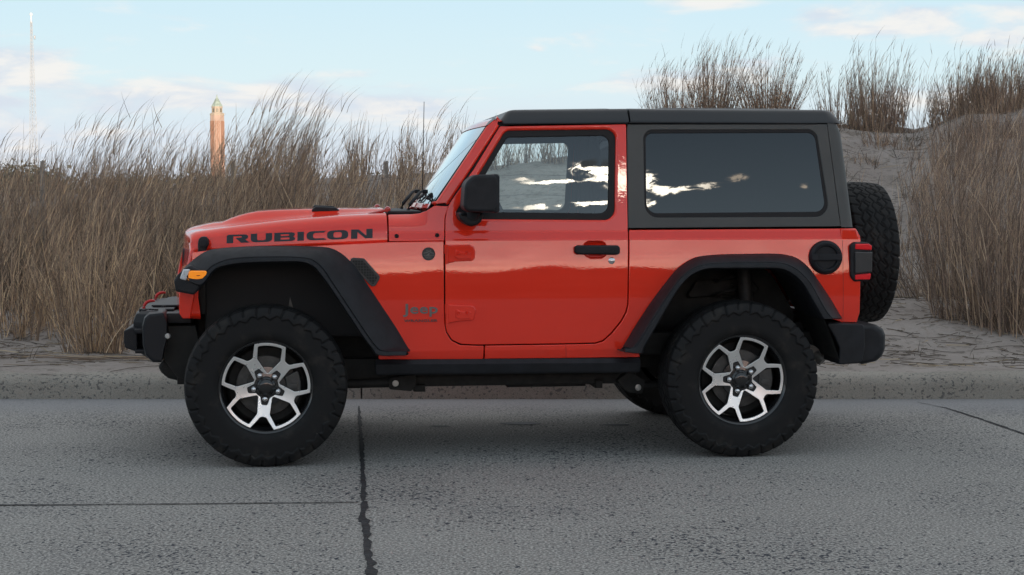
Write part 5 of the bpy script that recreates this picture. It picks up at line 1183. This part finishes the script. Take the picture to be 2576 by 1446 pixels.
font_letters('badge_lettering', '4x4', -.412, -.386, 1.0775, 1.0865, lambda x, z: by - .003, M_BADGE, f_near, 0, .0012)
font_letters('badge_lettering', 'RATED', -.414, -.384, 1.043, 1.052, lambda x, z: by - .003, M_BADGE, f_near, 0, .0012)

# ---- windshield, cowl top, wipers
def ws_pt(y, z, o=0):
    x = -.372 + (z - 1.315) * .688 - .030 * (1 - (y / .66) ** 2) - o; return (x, y, z)
mb = MB(); mb.add(grid(lambda u, v: ws_pt(-.655 + 1.31 * u, 1.322 + .408 * v), 18, 8)); ws = mb.build('windshield', M_WS, car)
mb = MB()
mb.add(grid(lambda u, v: (lambda y: [ws_pt(y, 1.728, -.004), ws_pt(y, 1.728, .004), ws_pt(y, 1.748, .004), (ws_pt(y, 1.766)[0] + .008, y, 1.766), (ws_pt(y, 1.766)[0] + .05, y, 1.768)][int(round(v * 4))])(-.672 + 1.344 * u), 18, 5))
mb.build('windshield_header', RED, car)
mb = MB(); mb.add(grid(lambda u, v: (lambda y: [ws_pt(y, 1.322, -.01), ws_pt(y, 1.322, .014), ws_pt(y, 1.300, .014), ws_pt(y, 1.29, -.01)][int(round(v * 3))])(-.672 + 1.344 * u), 18, 4))
mb.add(grid(lambda u, v: (-.608 + .235 * v, -.70 + 1.40 * u, 1.262 + .010 * (1 - (2 * u - 1) ** 2) + .02 * max(0, v - .6)), 12, 6)); mb.build('cowl_top', RED, car)
mb = MB(); mb.add(box(-.600, -.425, -.62, .62, 1.268, 1.284, .006)); mb.build('wiper_cowl', M_BLK, car)
for y0, dy in ((-.33, .0), (.28, .02)):
    mb = MB(); mb.add(tube([(-.475, y0, 1.283), (-.465, y0, 1.315), (-.44, y0 - .0, 1.345), (-.405, y0 + .05, 1.383), (-.382, y0 + .09, 1.390)], [.020, .017, .014, .010, .008], 10, .6)); mb.add(box(-.392, -.362, y0 + .06, y0 + .13, 1.374, 1.396, .006))
    p0 = ws_pt(y0 + .10, 1.375, .014); p1 = ws_pt(y0 + .36, 1.345, .014); p2 = ws_pt(y0 - .16, 1.345, .014)
    mb.add(tube([p2, ws_pt(y0 + .0, 1.36, .016), p0, p1], .006, 8)); mb.build('wiper', M_BLK, car)
mb = MB(); mb.add(tube([ws_pt(-.50, 1.372, .02), ws_pt(-.50, 1.328, .03), ws_pt(-.32, 1.328, .034), ws_pt(-.30, 1.372, .03)], .0032, 8)); mb.add(tube([ws_pt(-.42, 1.371, .03), ws_pt(-.42, 1.328, .03)], .0028, 8)); mb.build('wiper_linkage', M_BLK, car)
for y in (-.52, .30):
    mb = MB(); mb.add(tube([(-.405, y - .02, 1.300), (-.378, y + .01, 1.303)], [.015, .013], 14)); mb.add(lathe([(0, -.006), (.008, -.005), (.010, 0), (.010, .02)], 12, 'x', (-.41, y - .02, 1.300))); mb.build('windshield_hinge', M_RED2, car)

# ---- roof
def lid(x0, x1, zb0, zb1, hw0, hw1, rear_r, prof, crown, ridge):
    def outl(d):
        h0, h1 = hw0 - d, hw1 - d; a, b = x0 + d * (1 if rear_r[0] else .04), x1 - d * (1 if rear_r[1] else .04)
        return dense(ccw(rp([(a, -h0), (b, -h1), (b, h1), (a, h0)], [max(.002, rear_r[0] - d * .5), max(.002, rear_r[1] - d * .5)] + [max(.002, rear_r[1] - d * .5), max(.002, rear_r[0] - d * .5)], 8)), 10)
    rings = []
    for d, dz in prof:
        rings.append([(p[0], p[1], zb0 + (zb1 - zb0) * (p[0] - x0) / (x1 - x0) + dz + crown * (1 - (p[1] / hw0) ** 2) * min(1, d / .09)) for p in outl(d)])
    v, f = loft(rings, closed=True); n = len(rings[0]); f.append(tuple(range((len(rings) - 1) * n, len(rings) * n)))
    return v, f
PR = [(0, 0), (.004, .010), (.018, .028), (.034, .047), (.043, .057), (.053, .0645), (.068, .069), (.09, .0715), (.14, .073), (.25, .074)]
zr = 1.752
mb = MB(); mb.add(lid(.676, 1.845, zr, zr, W(1.752) + .006, W(1.752) + .002, (0, .085), PR, .008, 0)); mb.add(lid(.86, 1.66, 1.829, 1.829, .50, .48, (.05, .05), [(0, 0), (.012, .006), (.03, .008), (.1, .008)], .004, 0)); roof = mb.build('hardtop_roof', M_ROOF, car, angle=40)
mb = MB(); mb.add(lid(-.020, .668, 1.7405, zr - .001, W(1.745) + .006, W(1.752) + .006, (.05, 0), PR, .008, 0)); mb.add(lid(.07, .62, 1.813, 1.8235, .50, .50, (.05, .04), [(0, 0), (.012, .006), (.03, .008), (.1, .008)], .004, 0)); mb.build('roof_panel', M_ROOF, car, angle=40)
# rear corner posts and back of the hardtop, one wrapped sheet
rings = []
for z in list(np.linspace(1.196, 1.70, 10)) + [1.735, 1.757]:
    xs0 = 1.806 + (z - 1.198) * (1.749 - 1.806) / .548; w0 = W(z); k = max(0, (z - 1.68) / .09); xe = 1.888 - (z - 1.198) * .098 - .035 * k ** 2
    half = [(xs0, -w0), (xs0 + (xe - xs0) * .45, -w0 + .003), (xs0 + (xe - xs0) * .72, -w0 + .014), (xs0 + (xe - xs0) * .90, -w0 + .032), (xe, -w0 + .065), (xe + .006, -w0 + .12), (xe + .010, -.3), (xe + .011, 0)]
    full = half + [(x, -y) for x, y in half[:-1][::-1]]
    rings.append([(x, y, z) for x, y in full])
hb = MB().add(loft(rings)).build('hardtop_rear', M_TOP, car, angle=60)
mb = MB(); mb.add(grid(lambda u, v: (1.901 - (1.26 + .40 * v - 1.198) * .098, -.54 + 1.08 * u, 1.26 + .40 * v), 4, 4)); mb.build('rear_window', M_PRIV, hb)
mb = MB(); mb.add(prism(rp([(-.745, .690), (.745, .690), (.745, 1.185), (-.745, 1.185)], .03, 5), 1.878, 1.905, .012, 3, plane='yz')); tg = mb.build('tailgate', RED, car)
# rounded rear body corners
for s in (-1, 1):
    mb = MB(); mb.add(prism([(1.80, .69), (1.898, .69), (1.902, 1.14), (1.885, 1.187), (1.80, 1.187)], -W(1.0) + .012, -.70, .010, 3)); mb.build('body_corner', RED, car, s)

# ---- spare wheel on its carrier
sp = put(barrel_me, 'spare_wheel', car, (2.152, .03, 1.028), (0, 0, R(90))); put(tyre_me, 'tyre', sp, (0, 0, 0), (0, R(7), 0)); put(rim_body_me, 'rim_back', sp); put(rim_face_me, 'rim_face', sp); put(cap_me, 'centre_cap', sp)
mb = MB(); mb.add(tube([(1.90, .03, 1.03), (2.13, .03, 1.03)], [.16, .09], 24)); mb.add(box(1.90, 1.93, -.25, .3, .85, 1.2, .01)); mb.build('spare_carrier', M_DARK, car)
# ---- bumpers
mb = MB()
rb = rp([(1.915, .676), (2.000, .674), (2.040, .650), (2.052, .618), (2.052, .545), (2.036, .505), (2.005, .478), (1.915, .459)], [.01, .03, .03, .03, .03, .03, .03, .01], 4)
rings = []
for y, k, dx in ((-.80, .80, -.03), (-.79, .92, -.012), (-.765, 1, 0), (-.4, 1, .012), (0, 1, .015), (.4, 1, .012), (.765, 1, 0), (.79, .92, -.012), (.80, .80, -.03)):
    rings.append([(1.96 + (p[0] - 1.96) * k + dx, y, .57 + (p[1] - .57) * k) for p in rb])
mb.add(loft(rings, closed=True, caps=True)); rbm = mb.build('rear_bumper', M_BLK, car)
for s in (-1, 1):
    cp = rp([(1.690, .694), (1.80, .690), (1.905, .684), (1.910, .56), (1.895, .478), (1.765, .470), (1.768, .557), (1.74, .62)], [.012, .012, .02, .03, .03, .012, .03, .03], 4)
    mb = MB(); mb.add(prism(cp, -.858, -.60, .010, 4)); mb.build('bumper_end', M_BLK, rbm, s)
    mb = MB(); mb.add(tube([(1.92, -.42, .455), (1.99, -.42, .450), (2.03, -.42, .447), (2.033, -.39, .447)], .012, 10)); mb.build('tow_hook', mat('tow_hook_red', (.55, .02, .02), .4), rbm, s)
# front: steel bumper with winch plate, pods and hooks
mb = MB()
fb = rp([(-1.907, .700), (-1.892, .743), (-1.862, .762), (-1.760, .770), (-1.738, .735), (-1.738, .640), (-1.762, .573), (-1.778, .506), (-1.84, .508), (-1.888, .545), (-1.905, .60)], [.02, .02, .02, .02, .01, .01, .02, .01, .02, .02, .02], 4)
rings = []
for y, k, kx in ((-.66, .86, .62), (-.652, .96, .70), (-.63, 1, .74), (-.47, 1, .76), (-.43, 1, 1.12), (-.25, 1, 1.22), (0, 1, 1.26), (.25, 1, 1.22), (.43, 1, 1.12), (.47, 1, .76), (.63, 1, .74), (.652, .96, .70), (.66, .86, .62)):
    rings.append([(-1.738 + (p[0] + 1.738) * kx, y, .63 + (p[1] - .63) * k) for p in fb])
mb.add(loft(rings, closed=True, caps=True))
fe = rp([(-1.970, .661), (-1.93, .679), (-1.90, .672), (-1.90, .548), (-1.964, .572), (-1.970, .60)], .008, 4)
mb.add(prism(fe, -.50, .50, .008, 4)); mb.add(box(-1.91, -1.85, -.54, .54, .648, .672, .006)); mb.add(box(-1.91, -1.85, -.54, .54, .545, .566, .006)); mb.add(box(-1.90, -1.72, -.40, .40, .752, .768, .006)); mb.add(box(-1.84, -1.70, -.28, .28, .766, .780, .006)); mb.add(box(-1.76, -1.62, -.55, .55, .70, .755, .01))
for bx, by_ in ((-1.83, -.5), (-1.80, -.53), (-1.815, -.515), (-1.86, -.55), (-1.78, -.3), (-1.84, -.22)): mb.add(lathe([(.011, 0), (.011, .008), (0, .008)], 10, 'z', (bx, by_, .768)))
fbm = mb.build('front_bumper', mat('bumper_black', (.0095, .011, .0145), .45, spec=.33, bump=(500, .2, .0008)), car)
MB().add(prism([(-1.752, .688), (-1.60, .688), (-1.575, .57), (-1.64, .40), (-1.70, .42), (-1.768, .52)], -.535, -.47, .006, 2)).build('bumper_bracket', M_LINER, fbm)
MB().add(prism([(-1.752, .688), (-1.60, .688), (-1.575, .57), (-1.64, .40), (-1.70, .42), (-1.768, .52)], .47, .535, .006, 2)).build('bumper_bracket', M_LINER, fbm)
for s in (-1, 1):
    mb = MB(); mb.add(lathe([(0, -.665), (.010, -.665), (.0145, -.660), (.0145, -.65)], 16, 'y', (-1.732, -.005, .645))); mb.build('bumper_bolt', M_BOLT, fbm, s)
    hk = crom([(-1.872, -.35, .735), (-1.880, -.35, .768), (-1.868, -.35, .795), (-1.846, -.35, .806), (-1.822, -.35, .806)], 5); mb = MB(); mb.add(tube([tuple(p) for p in hk], [.0085] * (len(hk) - 4) + [.008, .007, .006, .005], 10, 1.0)); mb.build('tow_hook', mat('tow_hook_red', (.55, .02, .02), .4), fbm, s)
sk = [(-1.80, .47), (-1.785, .437), (-1.748, .405), (-1.67, .386), (-1.60, .38), (-1.60, .44), (-1.76, .515)]
MB().add(prism(rp(sk, .02, 4), -.48, .48, .02, 3)).build('skid_plate', M_DARK, fbm)
# ---- grille
def gr(a, b, o=0):
    x = np.interp(b, [.72, .85, .95, 1.10, 1.16], [-1.640, -1.655, -1.645, -1.612, -1.600]) - bow(a) - o
    return np.array((x, a, b)), np.array((-1.0, -.1 * a, .1))
slots = [rp([(y - .024, .89), (y + .024, .89), (y + .024, 1.07), (y - .024, 1.07)], .022, 5) for y in (-.222, -.148, -.074, 0, .074, .148, .222)]
lights = [[(y + .088 * math.cos(a), 1.0 + .088 * math.sin(a)) for a in np.linspace(0, 2 * math.pi, 36, endpoint=False)] for y in (-.40, .40)]
gout = rp([(-.665, .735), (.665, .735), (.635, 1.085), (.56, 1.13), (-.56, 1.13), (-.635, 1.085)], [.03, .03, .03, .05, .05, .03], 5)
def gsurf(a, b): p, n = gr(a, b); return p, n / np.linalg.norm(n)
go = panel('grille', gout, gsurf, RED, car, holes=[(h, .006) for h in slots] + [(l, .006) for l in lights], r=.012, depth=.06, levels=[.8, .85, .9, .95, 1, 1.05, 1.1], alev=list(np.arange(-.6, .61, .06)))
for y in (-.40, .40):
    c = gr(y, 1.0)[0]
    mb = MB(); mb.add(lathe([(0, c[0] + .018), (.05, c[0] + .022), (.078, c[0] + .032), (.082, c[0] + .05)], 36, 'x', (0, y, 1.0))); hl = mb.build('headlight', M_CLEAR, go)
    mb = MB(); mb.add(lathe([(.0875, c[0] + .06), (.0875, c[0] + .014), (.078, c[0] + .020), (.078, c[0] + .06)], 36, 'x', (0, y, 1.0))); mb.build('headlight_ring', M_BLK, hl)
MB().add(box(-1.58, -1.54, -.6, .6, .75, 1.08, .01)).build('radiator', M_DARK, car)
# red body ends that show under the flare
for s in (-1, 1):
    mb = MB(); mb.add(prism([(-1.672, .895), (-1.594, .895), (-1.594, .852), (-1.616, .735), (-1.655, .735), (-1.672, .76)], -.672, -.60, .008, 3)); mb.build('grille_side', RED, car, s)

# ---- underbody, liners, cabin
mb = MB()
for s in (-1, 1):
    mb.add(box(-1.70, .75, s * .46 - .04, s * .46 + .04, .375, .50, .01)); mb.add(box(.75, 1.85, s * .46 - .04, s * .46 + .04, .50, .62, .01)); mb.add(box(-.60, .67, s * .46 - .045, s * .46 + .045, .345, .405, .012))
    mb.add(prism(rp([(-.594, .40), (-.594, .340), (-.476, .328), (-.45, .36), (-.45, .42)], .012, 3), s * .56, s * .47, .004, 2)); mb.add(prism(rp([(.632, .37), (.66, .335), (.695, .303), (.772, .296), (.786, .366), (.70, .42)], .012, 3), s * .56, s * .47, .004, 2))
mb.add(box(-.20, .30, -.30, .42, .33, .42, .02)); mb.add(box(.05, .48, -.46, -.20, .328, .36, .012)); mb.add(box(-.46, -.40, -.53, .5, .32, .36, .012)); mb.add(box(.52, .56, -.53, .5, .325, .37, .01)); mb.add(box(-1.5, -.6, -.35, .35, .45, .62, .03))
for s in (-1, 1): mb.add(tube([(-.56, s * .52, .372), (-1.20, s * .48, .36)], [.026, .024], 10)); mb.add(tube([(.74, s * .52, .33), (1.2, s * .5, .36)], [.024, .024], 10))
ch = mb.build('chassis_frame', M_DARK, car)
for bx, bz in ((-.56, .372), (.747, .330)):
    mb = MB(); mb.add(lathe([(0, -.575), (.009, -.575), (.010, -.570), (.016, -.569), (.017, -.563), (.017, -.555)], 16, 'y', (bx, 0, bz))); mb.build('frame_bolt', M_BOLT, ch)
for x, nm in ((XF, 'front_axle'), (XR, 'rear_axle')):
    mb = MB(); mb.add(tube([(x, -.74, .40), (x, .74, .40)], .042, 16)); mb.add(lathe([(0, -.13), (.09, -.10), (.14, 0), (.09, .10), (0, .13)], 24, 'y', (x, .12 if x > 0 else -.22, .40)))
    ax = mb.build(nm, M_DARK, car)
    for s in (-1, 1):
        MB().add(tube([(x + .02 + .055 * math.cos(q), s * .47 + .055 * math.sin(q), .50 + .47 * q / (13 * math.pi)) for q in np.linspace(0, 13 * math.pi, 150)], .008, 6)).build('coil_spring', M_SUSP if x < 0 else M_SUSP2, ax)
        mb = MB(); mb.add(tube([(x + .15, s * .55, .42), (x + .13, s * .53, .68)], .030, 12)); mb.add(tube([(x + .13, s * .53, .66), (x + .11, s * .51, 1.01)], .040, 12)); mb.build('shock_absorber', M_SUSP if x < 0 else M_SUSP2, ax)
mb = MB(); mb.add(tube([(1.70, -.56, .485), (1.74, .2, .485)], [.065, .065], 18)); mb.build('exhaust_muffler', mat('muffler_steel', (.22, .20, .18), .5, metal=.5), car)
MB().add(tube([(1.62, -.40, .50), (1.75, -.55, .49), (1.775, -.57, .46)], .032, 14)).build('exhaust_pipe', mat('muffler_steel'), car)
for x0, key in ((XF, 'ffC'), (XR, 'rfC')):
    Cc = crom(O[key], 3)
    for s in (-1, 1):
        mb = MB(); cen = np.array((x0, .45)); rings = []
        path = list(Cc) + ([np.array((1.70, .62)), np.array((1.745, .50))] if x0 > 0 else [])
        for p in path:
            q = np.array(p) + (np.array(p) - cen) * .03; e_ = np.array(p) + (np.array(p) - cen) * .012
            rings.append([(e_[0], -.922, e_[1]), (q[0], -.86, q[1])] + [(q[0], -y, q[1]) for y in (.70, .5, .40)])
        poly = ccw([(p[0], p[1]) for p in Cc] + [(Cc[-1][0], .42), (Cc[0][0], .42)]); mb.add(loft(rings)); k = len(mb.v)
        mb.v += [(p[0], -.40, p[1]) for p in poly]; mb.f.append(tuple(range(k, k + len(poly)))); mb.m.append(0)
        li = mb.build('wheel_liner', M_LINER, car, s)
        if x0 > 0: MB().add(prism(rp([(1.03, .80), (1.10, .90), (1.40, .91), (1.47, .83)], .02, 4), -.435, -.40, .008, 3)).build('liner_panel', M_LINER, li, s)
mb = MB()                                                                  # dark closed cabin tub behind the panels
mb.add(box(-1.55, -.45, -.56, .56, .62, 1.06, .02)); mb.add(box(-.50, -.40, -.72, .72, .56, 1.25, .01)); mb.add(box(-.45, .70, -.715, .715, .50, .56, .01)); mb.add(box(.70, 1.84, -.40, .40, .56, .66, .01)); mb.add(box(.70, 1.84, -.70, .70, 1.06, 1.08, .01))
for s in (-1, 1):
    mb.add(box(-.42, .66, s * .70 - .012, s * .70 + .012, .56, 1.20, .004)); mb.add(box(.66, 1.84, s * .70 - .012, s * .70 + .012, 1.05, 1.18, .004)); mb.add(box(.62, .72, s * .62 - .03, s * .62 + .03, 1.1, 1.72, .01))
mb.add(box(-.42, -.13, -.69, .69, 1.14, 1.275, .03)); mb.add(box(-.03, 1.78, -.62, .62, 1.735, 1.75, .004)); mb.add(box(1.80, 1.835, -.66, .66, 1.08, 1.25, .004))
for s in (-1, 1): mb.add(tube([(-.06, s * .60, 1.715), (.70, s * .58, 1.73), (1.70, s * .56, 1.70)], .032, 10)); mb.add(tube([(.70, s * .58, 1.73), (.74, s * .60, 1.1)], .035, 10)); mb.add(tube([(-.33, s * .66, 1.30), (-.06, s * .60, 1.715)], .026, 10))
cab = mb.build('cabin_interior', M_CABIN, car)
for y in (-.37, .37):
    mb = MB(); mb.add(loft([[(x, y + w * k, z) for k in (-1, -.8, 0, .8, 1) for _ in (0,)] for x, z, w in ((.18, .86, .25), (.62, .88, .25), (.70, 1.0, .25), (.80, 1.35, .22), (.83, 1.44, .12))]))
    mb.add(prism(rp([(.60, .84), (.68, .84), (.86, 1.40), (.82, 1.47), (.76, 1.44)], .03, 4), y - .24, y + .24, .05, 4)); mb.add(prism(rp([(.16, .80), (.66, .80), (.66, .93), (.18, .96)], .04, 4), y - .25, y + .25, .05, 4)); mb.add(prism(rp([(.80, 1.46), (.88, 1.46), (.90, 1.62), (.84, 1.64), (.80, 1.60)], .03, 4), y - .13, y + .13, .04, 4)); mb.build('seat', M_SEAT, cab)
def torus(c, rad, r, tilt):
    def fn(u, v):
        a, b = 2 * math.pi * u, 2 * math.pi * v; y = (rad + r * math.cos(b)) * math.cos(a); zz = (rad + r * math.cos(b)) * math.sin(a); xx = r * math.sin(b)
        return (c[0] + xx * math.cos(tilt) + zz * math.sin(tilt), c[1] + y, c[2] - xx * math.sin(tilt) + zz * math.cos(tilt))
    return grid(fn, 40, 10, True)
mb = MB(); mb.add(torus((.02, -.37, 1.24), .185, .016, R(-24))); mb.add(tube([(.03, -.37, 1.24), (-.2, -.37, 1.18)], .04, 10)); mb.build('steering_wheel', M_CABIN, cab)
mb = MB(); mb.add(tube([(-.325, .70, 1.20), (-.324, .70, 1.285), (-.310, .70, 1.923)], [.009, .0035, .0018], 8)); mb.build('antenna', M_RUB, car)
